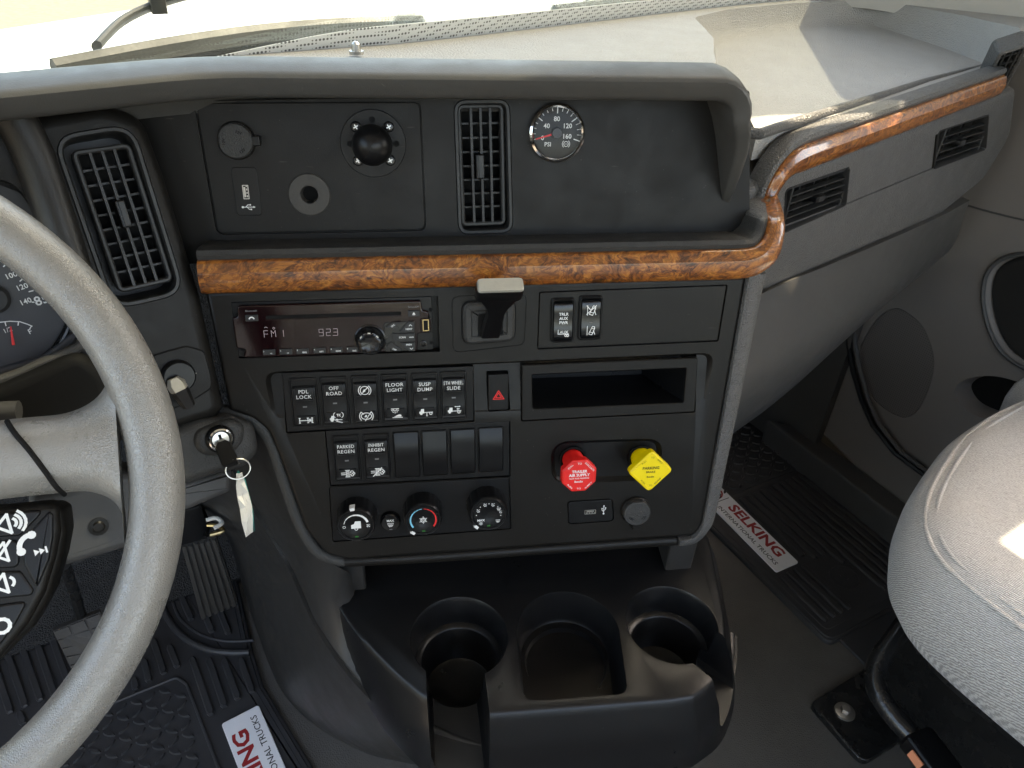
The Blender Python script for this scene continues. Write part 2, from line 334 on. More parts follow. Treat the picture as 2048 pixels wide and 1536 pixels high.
# ------------------------------------------------------------------ objects
def obj(name, m, material, parent=None, frame=None, smooth=32, kind=None):
    me = bpy.data.meshes.new(name); me.from_pydata([tuple(p) for p in m[0]], [], [tuple(f) for f in m[1]])
    bm = bmesh.new(); bm.from_mesh(me); bmesh.ops.recalc_face_normals(bm, faces=bm.faces[:]); bm.to_mesh(me); bm.free()
    me.materials.append(MATS[material])
    if smooth:
        me.polygons.foreach_set('use_smooth', [True] * len(me.polygons)); me.set_sharp_from_angle(angle=R_(smooth))
    o = bpy.data.objects.new(name, me); C.objects.link(o)
    if parent is not None: o.parent = parent
    if frame is not None:
        if parent is not None: o.matrix_parent_inverse = parent.matrix_basis.inverted()
        o.matrix_basis = frame.M()
    if kind: o['kind'] = kind
    return o
def pobj(name, m, material, parent, **k):
    """print: no normal recalculation trouble, flat"""
    return obj(name, m, material, parent, smooth=0, **k)
def tag(o, label, cat, group=None, kind=None):
    if label: o['label'] = label
    if cat: o['category'] = cat
    if group: o['group'] = group
    if kind: o['kind'] = kind
    return o
def thing(name, label, cat, frame, group=None):
    o = bpy.data.objects.new(name, None); C.objects.link(o); o.empty_display_size = .02; o.matrix_basis = frame.M(); return tag(o, label, cat, group)
def _vol(me):
    bm = bmesh.new(); bm.from_mesh(me); v = bm.calc_volume(signed=True); bm.free(); return v
def cut(o, cutters, smooth=32):
    """carve each cutter out of o in turn, leaving plain mesh data"""
    mw = WM(o); keep = (o.parent, o.matrix_parent_inverse.copy(), o.matrix_basis.copy())
    o.parent = None; o.matrix_basis = mw
    for i, m in enumerate(cutters):
        me = bpy.data.meshes.new('c'); me.from_pydata([tuple(p) for p in m[0]], [], [tuple(f) for f in m[1]])
        bm = bmesh.new(); bm.from_mesh(me); bmesh.ops.triangulate(bm, faces=bm.faces[:]); bmesh.ops.recalc_face_normals(bm, faces=bm.faces[:])
        if bm.calc_volume(signed=True) < 0: bmesh.ops.reverse_faces(bm, faces=bm.faces[:])
        bm.to_mesh(me); bm.free(); me.materials.append(o.data.materials[0])
        c = bpy.data.objects.new('c', me); C.objects.link(c); c.matrix_basis = mw
        v0 = _vol(o.data)
        for tr in range(6):      # a hair's shift when faces happen to graze each other
            c.matrix_basis = mw @ Matrix.Translation(Vector((.00011, -.00007, .00009)) * tr) @ Matrix.Rotation(.0007 * tr, 4, 'Z')
            md = o.modifiers.new('b', 'BOOLEAN'); md.operation = 'DIFFERENCE'; md.solver = 'EXACT'; md.object = c
            bpy.context.view_layer.update(); new = bpy.data.meshes.new_from_object(o.evaluated_get(bpy.context.evaluated_depsgraph_get())); o.modifiers.clear()
            v1 = _vol(new)
            if v0 * .7 < v1 <= v0 * 1.0001: break
            print('CUT?', o.name, i, tr, v0, v1)
        nm = o.data.name; old = o.data; o.data = new; bpy.data.meshes.remove(old); new.name = nm
        bpy.data.objects.remove(c); bpy.data.meshes.remove(me)
    o.parent, o.matrix_parent_inverse, o.matrix_basis = keep[0], keep[1], keep[2]
    me = o.data; me.polygons.foreach_set('use_smooth', [True] * len(me.polygons)); me.set_sharp_from_angle(angle=R_(smooth)); return o
def WM(o):
    m = o.matrix_basis.copy()
    return m if o.parent is None else WM(o.parent) @ o.matrix_parent_inverse @ m
_txt = {}
def text_mesh(body, cap, bold=.0, sx=1.0, align='CENTER', space=1.0):
    cu = bpy.data.curves.new('t', 'FONT'); cu.body = body; cu.size = cap / .70; cu.align_x = align; cu.align_y = 'CENTER'; cu.offset = bold * cap; cu.resolution_u = 2; cu.space_character = space
    o = bpy.data.objects.new('t', cu); C.objects.link(o); bpy.context.view_layer.update()
    me = o.evaluated_get(bpy.context.evaluated_depsgraph_get()).to_mesh()
    V = [(v.co.x * sx, v.co.y, 0) for v in me.vertices]; F = [tuple(p.vertices) for p in me.polygons]
    bpy.data.objects.remove(o); bpy.data.curves.remove(cu); return V, F
def txt(parent, body, u, v, n, cap, material='white_print', rot=0, bold=.035, sx=1.0, name='lettering', align='CENTER', space=1.0):
    V, F = text_mesh(body, cap, bold, sx, align, space)
    return pobj(name, shift((V, F), u, v, n + .0002, rot), material, parent)
def copy_tree(o, parent=None, frame=None):
    c = o.copy(); C.objects.link(c); c.parent = parent
    if frame is not None: c.matrix_basis = frame.M()
    for ch in [x for x in bpy.data.objects if x.parent is o]: copy_tree(ch, c)
    return c
# ================================================================== SETTING
def q(fr, pts, n=0.0): return [fr.px(x, y, n) for x, y in pts]
F0 = flat(0.0)
ground = obj('ground', ([(-400, -400, -1.2), (400, -400, -1.2), (400, 400, -1.2), (-400, 400, -1.2)], [(0, 1, 2, 3)]), 'ground_gravel', smooth=0, frame=WORLD); tag(ground, None, None, kind='structure')
floor = obj('floor', bx(-.9, 1.32, -1.2, 1.5, -.05, 0), 'floor_vinyl', smooth=0, frame=WORLD); tag(floor, None, None, kind='structure')
toe = obj('toe_board', grid([[(x, 1.06, -.01), (x, 1.16, .03), (x, 1.26, .16), (x, 1.42, .42), (x, 1.46, .80)] for x in (-.9, -.2, .5, 1.32)], .03), 'toe_vinyl', frame=WORLD); tag(toe, None, None, kind='structure')

# cab shell around the camera (headliner, rear wall, doors below the windows): it keeps the daylight to the windows
shell = thing('cab_shell', 'pale headliner, rear wall and driver door of the cab, out of frame', 'cab', flat(0).sub(.2, -.5))
def shellbox(name, x0, x1, y0, y1, z0, z1, mt='roof_liner'): return obj(name, bx(x0 - .2, x1 - .2, y0 + .5, y1 + .5, z0, z1), mt, shell, smooth=0)
shellbox('headliner', -.90, 1.36, -1.15, .58, 1.70, 1.76)
shellbox('rear_wall', -.90, 1.36, -1.20, -1.15, 0, .80)
shellbox('door_skin', 1.36, 1.40, -1.15, 1.5, -.05, .97, 'door_dark')
shellbox('rear_post', -.90, -.72, -1.20, -1.15, .80, 1.72)
shellbox('rear_post', 1.18, 1.36, -1.20, -1.15, .80, 1.72)
shellbox('driver_door', -.94, -.90, -1.15, -.35, 0, .98)
shellbox('footwell_shade', -.94, -.90, .30, 1.3, 0, .75)  # unseen piece of door wall, added to shade the driver's footwell
shellbox('pillar_post', -.94, -.90, -1.15, -.35, .98, 1.72)
shellbox('pillar_post', 1.34, 1.38, -1.15, -.22, .98, 1.72)
shellbox('sun_blocker', 1.34, 1.38, .27, .86, .98, 1.52)  # unseen post, added to keep sun off the dash and seat front
shellbox('window_header', 1.34, 1.38, -.22, .60, 1.52, 1.72)

# ================================================================== OUTSIDE: hood, windshield, wipers
fh = flat(.80)
hp = [fh.P(-200, 108), fh.P(0, 66), fh.P(200, 33), fh.P(395, -1), fh.P(560, -40), fh.P(760, -100), fh.P(1200, -110)]
hood = thing('truck_hood', 'glossy white truck hood beyond the windshield', 'hood', flat(.80))
edge = spline([(p.x, p.y, 0) for p in hp], 5); nE = len(edge); rows = []
for t, dz in ((0, -.12), (.004, -.04), (.012, -.012), (.03, 0), (.15, .015), (.4, .04), (.7, .07), (1, .09)):
    rows.append([(lambda A, B: (A.x + (B.x - A.x) * t, A.y + (B.y - A.y) * t, dz))(p, Vector((-1.0 + 3.6 * i / (nE - 1), 1.16, 0))) for i, p in enumerate(edge)])
obj('hood_panel', grid(rows, .01), 'hood_white', hood, smooth=60)
# windshield base line (world), glass leaning back over the dash
WB = [(-.85, .70), (-.3, .745), (.2, .775), (.35, .79), (.77, .885), (.957, .92), (1.15, .94), (1.30, .90)]
WBs = [Vector((p.x, p.y, 0)) for p in spline([(x, y, 0) for x, y in WB], 6)]
ws = thing('windshield', 'clear windshield glass with dotted edge band above the dash', 'windshield', WORLD)
def wsp(p, h, off=0): t = min(1, max(0, (.30 - p.x) / .35)); return (p.x, p.y + .012 - .42 * h + off, .990 - .032 * t * t * (3 - 2 * t) + h * .9)
obj('pane', grid([[wsp(p, h) for p in WBs] for h in (-.02, .1, .3, .5, .8)], .004), 'windshield_glass', ws)
obj('dotted_band', grid([[wsp(p, h, -.006) for p in WBs] for h in (-.012, .008, .026)], .0006), 'frit_dots', ws)
cowl = obj('cowl_panel', grid([[(p.x, p.y + .03, .972), (p.x, p.y + .09, .965), (p.x, p.y + .20, .93), (p.x, p.y + .32, .87), (p.x, p.y + .75, .84)] for p in WBs], .01), 'hood_white', frame=WORLD)
tag(cowl, 'white cowl strip at the foot of the windshield outside', 'cowl')
def wiper(name, label, a, b, mid, armpts, fa):
    t = thing(name, label, 'wiper', Frame(fa.P(*mid), (1, 0, 0), (0, 1, 0))); o = t.matrix_basis.translation
    A, B = fa.P(*a), fa.P(*b); d = (B - A)
    P = [A + d * (i / 12) + Vector((0, -.0, .010 * math.sin(math.pi * i / 12))) - o for i in range(13)]
    prof = [(-.011, -.004), (-.009, .008), (-.003, .013), (.004, .012), (.009, .006), (.010, -.004)]
    obj('blade_cover', sweep([(p, Vector((-d.y, d.x, 0)).normalized(), Z) for p in P], prof), 'wiper_dusty', t)
    obj('rubber_edge', sweep([(p - Z * .006, Vector((-d.y, d.x, 0)).normalized(), Z) for p in P], [(-.003, -.012), (-.003, .002), (.003, .002), (.002, -.012)]), 'void_black', t)
    arm = spline([fa.P(*p) - o + Z * (.012 + .012 * i) for i, p in enumerate(armpts)], 6)
    obj('arm', tube(arm, .0065, 10, flatten=.7), 'wiper_dusty', t)
    c = arm[len(arm) // 2]; obj('clip', shift(box(.016, .026, -.008, .012, .002), 0, 0, 0), 'black_plastic', t).location = c
    return t
wiper('windshield_wiper', 'long dusty wiper blade lying across the windshield in front of the steering wheel', (110, 146), (843, 52), (480, 95), [(200, 118), (255, 92), (330, 80), (420, 76), (500, 72)], flat(.975))
wiper('windshield_wiper', 'dusty wiper blade at the windshield edge ahead of the passenger tray', (1108, 30), (1708, -2), (1400, 12), [(1170, 12), (1200, 2), (1260, -12), (1330, -30)], flat(.982))

# ================================================================== DASHBOARD
dash = thing('dashboard', 'dark truck dashboard with wood trim, centre stack and grey passenger tray', 'dashboard', Frame((.3, .7, .5), (1, 0, 0), (0, 1, 0)))
cutL, cutU, cutD, cutP = [], [], [], []

# --- centre stack face
outl = rpoly(q(PL, [(410, 583), (1493, 553), (1406, 1050), (1388, 1073), (700, 1121), (655, 1112), (612, 1062), (560, 920), (536, 862), (505, 838), (458, 822)]), [0, 0, .012, .012, .012, .015, .03, .03, .02, .015, 0])
centre = obj('centre_panel', prism(outl, -.05, 0, .0045, 4), 'black_plastic', dash, PL)
# recess below the radio row, deepest under its lip and running out to nothing lower down
rq = rpoly(q(PL, [(528, 745), (1428, 706), (1412, 815), (545, 840)]), .012, 6)
vt = max(p[1] for p in rq); vb = min(p[1] for p in rq)
fl = inset(rq, .0035)
cutL.append(loops([[(x, y, -.0075 * max(0, (y - vb) / (vt - vb)) ** .8 + .0004) for x, y in fl], [(x, y, -.0035 * max(0, (y - vb) / (vt - vb)) + .0005) for x, y in inset(rq, .0014)], [(x, y, .0008) for x, y in inset(rq, -.001)], [(x, y, .012) for x, y in inset(rq, -.0012)]]))

# --- padded edges of the stack
def bead(fr, pts, n, rad, material, name='edge_trim'):
    P = spline([(*fr.px(x, y, n), n) for x, y in pts], 8); k = len(P)
    rs = [rad[0] + (rad[1] - rad[0]) * i / (k - 1) for i in range(k)]
    return obj(name, tube(P, rs, 16), material, dash, fr)
_e = [PL.px(x, y) for x, y in ((1494, 548), (1474, 660), (1450, 800), (1428, 920), (1408, 1030), (1400, 1056), (1386, 1073), (1360, 1078))]; _e = [(p.x, p.y) for p in spline([(*p, 0) for p in _e], 6)]
_fr = []
for i, p in enumerate(_e):
    t = (Vector(_e[min(i + 1, len(_e) - 1)]) - Vector(_e[max(i - 1, 0)])).normalized(); k = i / (len(_e) - 1); _fr.append((Vector((*p, 0)), Vector((-t.y, t.x, 0)) * (1 - .42 * k), Vector((0, 0, 1))))
obj('edge_trim', sweep(_fr, [(.0006, -.004), (.0012, .0006), (.0028, .0018), (.006, .0016), (.015, -.0012), (.021, -.0045), (.0255, -.0105), (.0265, -.018), (.024, -.040), (.004, -.040)]), 'soft_grey', dash, PL, smooth=50)
obj('edge_seam', tube([(p[0].x + p[1].x * .0022, p[0].y + p[1].y * .0022, .0016) for p in _fr], .0011, 6), 'soft_grey', dash, PL)
bead(PL, [(400, 850), (440, 828), (490, 829), (520, 848), (545, 890), (572, 970), (600, 1046), (632, 1098), (672, 1119), (712, 1121)], -.011, (.0085, .0060), 'soft_dark')
bead(PL, [(690, 1121), (860, 1112), (1060, 1098), (1250, 1085), (1375, 1077)], -.011, (.0070, .0070), 'black_plastic', 'lower_roll')
fa_ = spline([PL.P(x, y, -.014) for x, y in ((470, 832), (520, 848), (545, 890), (572, 970), (600, 1046), (632, 1098), (672, 1124))] + [PL.P(700, 1160, -.05)], 5); fb_ = spline([flat(z).P(x, y) for x, y, z in ((470, 925, .61), (492, 958, .578), (520, 1008, .535), (545, 1050, .505), (590, 1125, .46), (618, 1185, .442), (645, 1245, .425), (712, 1342, .406))], 5)
obj('stack_flank', grid([[a.lerp(b, t) for a, b in zip(fa_, fb_)] for t in (0, .33, .66, 1)], .006), 'console_grey', dash, WORLD, smooth=60)

# --- upper panel, set back
uo = q(PU, [(90, 206), (1500, 180), (1500, 520), (90, 530)])
upper = obj('upper_panel', prism(rpoly(uo, .004), -.05, 0, .001), 'panel_black', dash, PU)
il = rpoly(q(PU, [(390, 205), (840, 203), (851, 460), (435, 468)]), .007, 5)
cutU.append(prism(inset(il, -.0009), -.004, .01))
insp = obj('insert_panel', prism(inset(il, .0004), -.0045, -.0008, .0008), 'panel_black', dash, PU)

# --- wood and the padded ledge behind it
WH = .0150
def wood_frames():
    fr = []
    for i in range(15):
        u = -.112 + (.385 + .112) * i / 14; fr.append((PL.pt(u, .0512, .003), PL.V, PL.N, WH))
    cor = [(PL.pt(.402, .0535, .003), (PL.V * .9 - rp * .43), PL.N, WH), (PL.pt(.416, .062, .002), (PL.V * .55 - rp * .83), PL.N, .0135), (PL.pt(.4245, .078, -.004), (-rp + PL.V * .15), PL.N, .0100)]
    fr += cor
    a = len(fr) - 1
    s0, s1 = PL.pt(.428, .092, -.012), PP.pt(-.108, .028, .004)
    for i in range(4):
        t = i / 3; fr.append((s0.lerp(s1, t), -(rp * (1 - t) + Dp * t), (PL.N * (1 - t) + PP.N * t), .0080 + .001 * t))
    fr += [(PP.pt(-.100, .045, .005), Z * .5 - Dp * .85, PP.N, .0115), (PP.pt(-.083, .0555, .005), Z * .9 - Dp * .4, PP.N, .0140)]
    for i in range(9):
        t = i / 8; fr.append((PP.pt(-.060 + .455 * t, .0585 + .0215 * t, .005), Z, PP.N, .0155 - .0015 * t))
    return [(p, u.normalized(), (o - u.normalized() * o.dot(u.normalized())).normalized(), h) for p, u, o, h in fr], a
WF, WSPLIT = wood_frames()
def refine(F, k=4):
    ps = spline([f[0] for f in F], k); out = []
    for i, p in enumerate(ps):
        j = min(i // k, len(F) - 2); t = i / k - j; u = (F[j][1] * (1 - t) + F[j + 1][1] * t).normalized(); o = (F[j][2] * (1 - t) + F[j + 1][2] * t); o = (o - u * o.dot(u)).normalized()
        out.append((p, u, o, F[j][3] * (1 - t) + F[j + 1][3] * t))
    return out
wprof = [(-1, -.006), (-1, .001), (-.9, .0035), (-.6, .0062), (-.1, .0078), (.28, .0078), (.34, .0070), (.75, .0058), (.93, .0035), (1, .0008), (1, -.006)]
def wood_part(F, name='wood_trim'):
    L = [[tuple(p + u * (a * h) + o * b) for a, b in wprof] for p, u, o, h in F]
    return obj(name, loops(L), 'burl_wood', dash, WORLD, smooth=40)
WFr = refine(WF)
ks = WSPLIT * 4
wood_part(WFr[:ks + 1]); wood_part([(p + o * .0004, u, o, h) for p, u, o, h in WFr[ks:]])
lp = [(-.0005, .0005), (.0035, .0028), (.0075, .0005), (.009, -.006), (.0085, -.052), (-.012, -.052), (-.012, -.004)]
for seg_, mt_, dk in ((WFr[:ks + 5], 'soft_dark', 1.0), (WFr[ks + 4:ks + 17], 'soft_grey', .9), (WFr[ks + 16:], 'soft_grey', .36)):  # one padding; the centre run's shade is put into a darker colour
    obj('padded_ledge', loops([[tuple(p + u * (h + .0008 + a) + o * (b if b > -.02 else b * dk)) for a, b in lp] for p, u, o, h in seg_]), mt_, dash, WORLD, smooth=45)
obj('tray_lip', tube([flat(.941).P(x, y) for x, y in ((1500, 266), (1519, 268), (1560, 254), (1640, 229), (1740, 199), (1850, 165), (1960, 137), (1985, 122))], .0055, 12), 'soft_grey', dash, WORLD)

# --- visor over the upper panel
vprof = [(.072, -.0045), (.014, .0), (.009, .002), (.0065, .0055), (.0020, .015), (.0012, .018), (.0030, .0205), (.0070, .0223), (.020, .0250), (.036, .0265), (.050, .0240), (.075, .0165), (.11, .0025), (.15, -.0115), (.17, -.0275), (.08, -.0275)]
base = Vector((O0.x, O0.y, .9895)); rD = Vector((math.cos(yd), -math.sin(yd), 0)); vb_ = .018; UC = .343
B = base + rp * (-.075) + fw * vb_
vpts = [B - rD * .45 * t for t in (1, .8, .6, .4, .2)] + [B - rD * .03, B + (rp - rD) * .008, B + rp * .03] + [base + rp * (-.02 + (UC + .02) * i / 8) + fw * vb_ for i in range(9)]
vf = []
ps = spline(vpts, 3)
for i, p in enumerate(ps):
    t = (ps[min(i + 1, len(ps) - 1)] - ps[max(i - 1, 0)]).normalized(); f = Vector((-t.y, t.x, 0)); vf.append((p, f, Z, 1.0, 1.0))
cr_ = .016; cc_ = ps[-1] - Z * cr_
for k in range(1, 7):       # corner of the brow
    a_ = math.pi / 2 * k / 6; vf.append((cc_ + rp * cr_ * math.sin(a_) + Z * cr_ * math.cos(a_), fw, rp * math.sin(a_) + Z * math.cos(a_), 1 - .45 * k / 6, 1 - .35 * k / 6))
e_ = vf[-1][0]
for k, (dz, db, kx, ky) in enumerate(((.012, .003, .52, .62), (.03, .010, .46, .56), (.055, .024, .36, .48), (.080, .040, .26, .40), (.098, .053, .16, .30), (.106, .060, .08, .2))): vf.append((e_ - Z * dz + fw * db + rp * .034 * (k + 1) / 6, fw, rp, kx, ky))
obj('visor', loops([[tuple(p + X * (a * kx) + Y * ((b if kx == 1 else max(b, -.0275 * max(0, (kx - .8) / .2), -.0045)) * ky)) for a, b in vprof] for p, X, Y, kx, ky in vf]), 'visor_grey', dash, WORLD, smooth=40)

# --- dash top with the passenger tray sunk into it
ft = flat(.995)
top_out = [(p.x, p.y + .004) for p in WBs if p.x > .06][::-1] + [tuple((Vector((O0.x, O0.y, 0)) + rp * u + fw * b).xy) for u, b in ((-.02, .145), (.10, .135), (.30, .125), (.37, .125))] + [tuple(flat(.94).P(x, y).xy) for x, y in ((1470, 180), (1492, 225), (1515, 262))] + [ (.85, .580), (1.08, .622), (1.17, .645), (1.29, .70)]
dtop = obj('dash_top', prism(top_out, -.085, 0, .006), 'dash_grey', dash, ft)
tb = [flat(.958).P(1412, 98), flat(.958).P(1470, 80), flat(.958).P(1600, 63), flat(.958).P(1735, 54), flat(.957).P(1775, 63), flat(.948).P(1880, 100), flat(.941).P(1958, 133)]
tf = [Vector((1.10, .50, .935)), Vector((.57, .36, .935)), Vector((.50, .50, .937)), flat(.945).P(1450, 170)]
trz = lambda y: .937 + (y - .54) * .074
l2 = rpoly([(p.x, p.y) for p in tb + tf], [.03, .08, .0, .05, .03, .05, .03, 0, 0, 0, .0], 6)
lo = [(x, y, trz(y) - .995) for x, y in l2]
hi = [((xo, yo, .02) if y > .66 or x > 1.1 else (x - .01, y, .02)) for (x, y), (xo, yo) in zip(l2, inset(l2, -.030))]
md_ = [(a[0] + (b[0] - a[0]) * .42, a[1] + (b[1] - a[1]) * .42, a[2] + (b[2] - a[2]) * .25) for a, b in zip(lo, hi)]
dcut = loops([lo, md_, hi])
cut(dtop, [dcut], 45)
# little nut standing on the dash edge
obj('stud', lathe([(.007, 0), (.007, .003), (.0045, .003), (.004, .009), (.002, .011)], 12), 'steel', dash, flat(.998).at(713, 108))

# --- passenger face
po = rpoly(q(PP, [(1548, 352), (1600, 340), (1985, 194), (2036, 175), (2024, 270), (1968, 362), (1880, 434), (1537, 583), (1480, 600), (1490, 380)]), [.0, 0, 0, .012, .03, .04, .03, .0, .0, .0])
pface = obj('passenger_face', prism(po, -.16, 0, .010, 4), 'soft_grey', dash, PP)
cutP.append(prism(rpoly(q(PP, [(1690, 341), (1888, 263), (1874, 334), (1684, 413)]), .004), -.0025, .02, 0))
# knee bolster
fk = flat(1.15 - .63)
A = [PP.P(x, y, -.006) for x, y in ((1400, 638), (1537, 571), (1640, 528), (1740, 485), (1860, 430), (1925, 394))]
B = [fk.P(x, y) for x, y in ((1380, 905), (1480, 838), (1560, 775), (1650, 692), (1745, 598), (1785, 556))]
rows = []
for t, bul in ((0, 0), (.12, .012), (.3, .034), (.42, .040), (.55, .036), (.75, .024), (.92, .010), (1, -.01)):
    rows.append([a.lerp(b, t) + Vector((-.25, -.9, -.1)) * bul for a, b in zip(A, B)])
rows.append([b + Vector((0, .10, .02)) for b in B])
sm = [spline(r, 4) for r in rows]
obj('knee_bolster', grid(sm, .012), 'knee_grey', dash, WORLD, smooth=60)

# --- driver's side face
dpo = rpoly(q(PD, [(-420, 330), (42, 232), (200, 205), (285, 228), (330, 350), (402, 588), (452, 815), (435, 838), (330, 872), (-420, 1000)]), [0, .02, .02, .035, .05, .02, 0, .02, .02, 0], 6)
driver = obj('driver_panel', prism(dpo, -.11, 0, .012, 5), 'panel_black', dash, PD)
# cluster opening
cl = rpoly(q(PD, [(-420, 380), (-60, 345), (30, 365), (95, 455), (140, 560), (172, 640), (150, 690), (40, 765), (-420, 930)]), .02, 5)
cutD.append(prism(cl, -.035, .03))
# lower column shroud
obj('column_shroud', prism(rpoly(q(PD, [(-200, 800), (0, 772), (160, 700), (215, 745), (240, 840), (180, 905), (-200, 960)], .02), .02), -.03, .016, .010), 'void_black', dash, PD)
# surround of the ignition and panels under it
obj('ignition_surround', prism(rpoly(q(PD, [(330, 868), (400, 842), (470, 834), (512, 850), (522, 905), (490, 940), (440, 950), (340, 985)], .006), .015, 5), -.06, .006, .010, 4), 'soft_dark', dash, PD)
obj('ignition_boss', prism(rpoly(q(PD, [(392, 862), (462, 838), (492, 850), (488, 885), (462, 915), (405, 912), (386, 890)], .010), .016, 6), .0, .012, .007, 4), 'soft_dark', dash, PD)
obj('lower_cover', prism(rpoly(q(PD, [(300, 985), (440, 945), (466, 938), (462, 985), (380, 1020), (300, 1045)], -.02), .006), -.06, -.02, .006), 'door_dark', dash, PD)
kn = obj('knee_panel', prism(rpoly(q(PD, [(60, 1000), (250, 945), (330, 960), (330, 1070), (262, 1096), (150, 1130), (60, 1150)], -.03), .01), -.07, -.03, .008), 'door_dark', dash, PD)
fs = PD.at(197, 1053, -.0295)
obj('screw', lathe([(.0085, 0), (.0085, .0008), (.0055, .001), (.004, .0025), (.001, .0026)], 16), 'black_plastic', dash, fs)
# ---- the stack's left flank and the pedestal that carries the cup holders
fz = lambda x, y, z: flat(z).P(x, y)
BA = [(480, 930, .60), (505, 985, .555), (545, 1050, .505), (590, 1125, .46), (645, 1245, .425), (715, 1345, .405), (800, 1424, .395), (930, 1488, .39), (1070, 1508, .39), (1200, 1508, .39), (1320, 1485, .39), (1405, 1438, .39), (1452, 1345, .39), (1458, 1270, .40)]
BA3 = spline([fz(*p) for p in BA], 5)
BF = [(380, 1000, .25), (420, 1020, .12), (458, 1058, .0), (490, 1150, .0), (522, 1250, .0), (552, 1330, .0), (581, 1385, .0), (640, 1440, .0), (720, 1470, .0), (830, 1490, .0), (990, 1498, .0), (1150, 1490, .0), (1290, 1430, .0), (1400, 1200, .0)]
BF3 = spline([fz(*p) for p in BF], 5)
# ================================================================== CUP HOLDER CONSOLE
KT = hz(.47)
con = thing('cup_holder_console', 'black plastic cup holder console with three wells under the centre stack', 'console', hz(0).sub(.15, -.05, 0))
obj('pedestal_side', grid([[a.lerp(b, t) + Vector((-.02, -.03, 0)) * (math.sin(t * 3.14) * .6) for a, b in zip(BA3, BF3)] for t in (0, .06, .2, .4, .6, .8, 1)], .01), 'console_grey', con, WORLD, smooth=60)
obj('lip', tube([p + Z * .001 for p in BA3], [.004 + .003 * min(1, max(0, (i - 15) / 20)) for i in range(len(BA3))], 12), 'console_grey', con, WORLD)
lft = [(p.x, p.y) for p in spline([(*KT.px(x, y), 0) for x, y in ((640, 1110), (650, 1152), (695, 1240), (770, 1326), (846, 1390), (908, 1418), (950, 1428))], 6)]
rgt = [(p.x, p.y) for p in spline([(*KT.px(x, y), 0) for x, y in ((1385, 1394), (1428, 1360), (1449, 1300), (1448, 1235), (1433, 1150), (1418, 1075))], 6)]
ul, ur = lft[0][0], rgt[-1][0]
to = [(ul - .008, .13)] + lft + rpoly([KT.px(975, 1404), KT.px(1160, 1392), KT.px(1355, 1380)], 0)[:0] + [KT.px(1010, 1425), KT.px(1160, 1414), KT.px(1340, 1400)] + rgt + [(ur + .004, .13)]
P0 = ccw(to)
def sink(P, d, only_front=True):
    out = []
    for (x, y), (xo, yo) in zip(P, inset(P, d)):
        f = 1 if d > 0 else min(1, max(.25, (x - ul) / .13)) * min(1, max(0, (.10 - y) / .06)); out.append((x + (xo - x) * f, y + (yo - y) * f))
    return out
tray_m = loops([[(x, y, -.125) for x, y in sink(P0, -.012)], [(x, y, -.084) for x, y in sink(P0, -.028)], [(x, y, -.030) for x, y in sink(P0, -.013)], [(x, y, -.010) for x, y in sink(P0, -.003)], [(x, y, -.003) for x, y in sink(P0, -.0004)], [(x, y, 0) for x, y in sink(P0, .0035)]])
tray = obj('cup_tray', tray_m, 'console_black', con, KT)
def cup(lx, rx, y, ty):
    l, r = KT.px(lx, y), KT.px(rx, y); t = KT.px((lx + rx) / 2 + 6, ty); rad = math.hypot(l[0] - r[0], l[1] - r[1]) / 2
    return ((l[0] + r[0]) / 2 + .001, t[1] - rad, rad)
c1, c2, c3 = cup(820, 1012, 1275, 1195), cup(1032, 1236, 1265, 1183), cup(1250, 1428, 1240, 1172)
def well(c, d1, d2):
    x, y, r = c; return shift(lathe([(r - .016, -d2), (r - .0135, -d2 + .001), (r - .011, -d1 - .002), (r - .0095, -d1), (r - .0035, -d1 + .0012), (r - .001, -.004), (r + .0015, .0005), (r + .002, .01)], 56), x, y, 0)
midp = rpoly([(c2[0] + c2[2] * math.cos(R_(a)), c2[1] + c2[2] * math.sin(R_(a))) for a in range(0, 181, 10)] + [KT.px(1050, 1400), KT.px(1254, 1386)], [0] * 19 + [.012, .012], 6)
midp = ccw(midp)
cuts = [well(c1, .040, .095), well(c3, .040, .095), loops([[(x, y, -.046) for x, y in inset(midp, .006)], [(x, y, -.042) for x, y in inset(midp, .003)], [(x, y, -.003) for x, y in midp], [(x, y, .001) for x, y in inset(midp, -.0015)], [(x, y, .01) for x, y in inset(midp, -.002)]])]
cuts.append(shift(lathe([(c2[2] - .012, -.052), (c2[2] - .010, -.0455), (c2[2] - .010, -.04)], 48), c2[0], c2[1] - .004, 0))
# mug-handle notches at the front
def notch(pts, depth):
    P = ccw([KT.px(x, y) for x, y in pts]); return loops([[(x, y, -depth) for x, y in inset(rpoly(P, .006), .006)], [(x, y, -depth + .006) for x, y in rpoly(P, .006)], [(x, y, .001) for x, y in inset(rpoly(P, .006), -.0015)], [(x, y, .01) for x, y in inset(rpoly(P, .006), -.002)]])
a0, a1 = KT.px(858, 1372), KT.px(968, 1378)
nP = ccw([(a0[0], a0[1] + .06), (a1[0], a1[1] + .05), (a1[0] + .002, a1[1] - .10), (a0[0] - .002, a0[1] - .10)])
cuts.append(loops([[(x, y, -.070 if y > -.18 else -.076) for x, y in inset(nP, .004)], [(x, y, -.062) for x, y in nP], [(x, y, .002) for x, y in inset(nP, -.002)], [(x, y, .01) for x, y in inset(nP, -.002)]]))
d = Vector((.045, -.055)).normalized(); s = Vector((-d.y, d.x)); cc = Vector((c3[0], c3[1]))
nP = ccw([tuple(cc + d * .03 + s * .024), tuple(cc + d * .15 + s * .030), tuple(cc + d * .15 - s * .034), tuple(cc + d * .03 - s * .024)])
cuts.append(loops([[(x, y, -.064) for x, y in inset(nP, .004)], [(x, y, -.058) for x, y in nP], [(x, y, .002) for x, y in inset(nP, -.002)], [(x, y, .01) for x, y in inset(nP, -.002)]]))
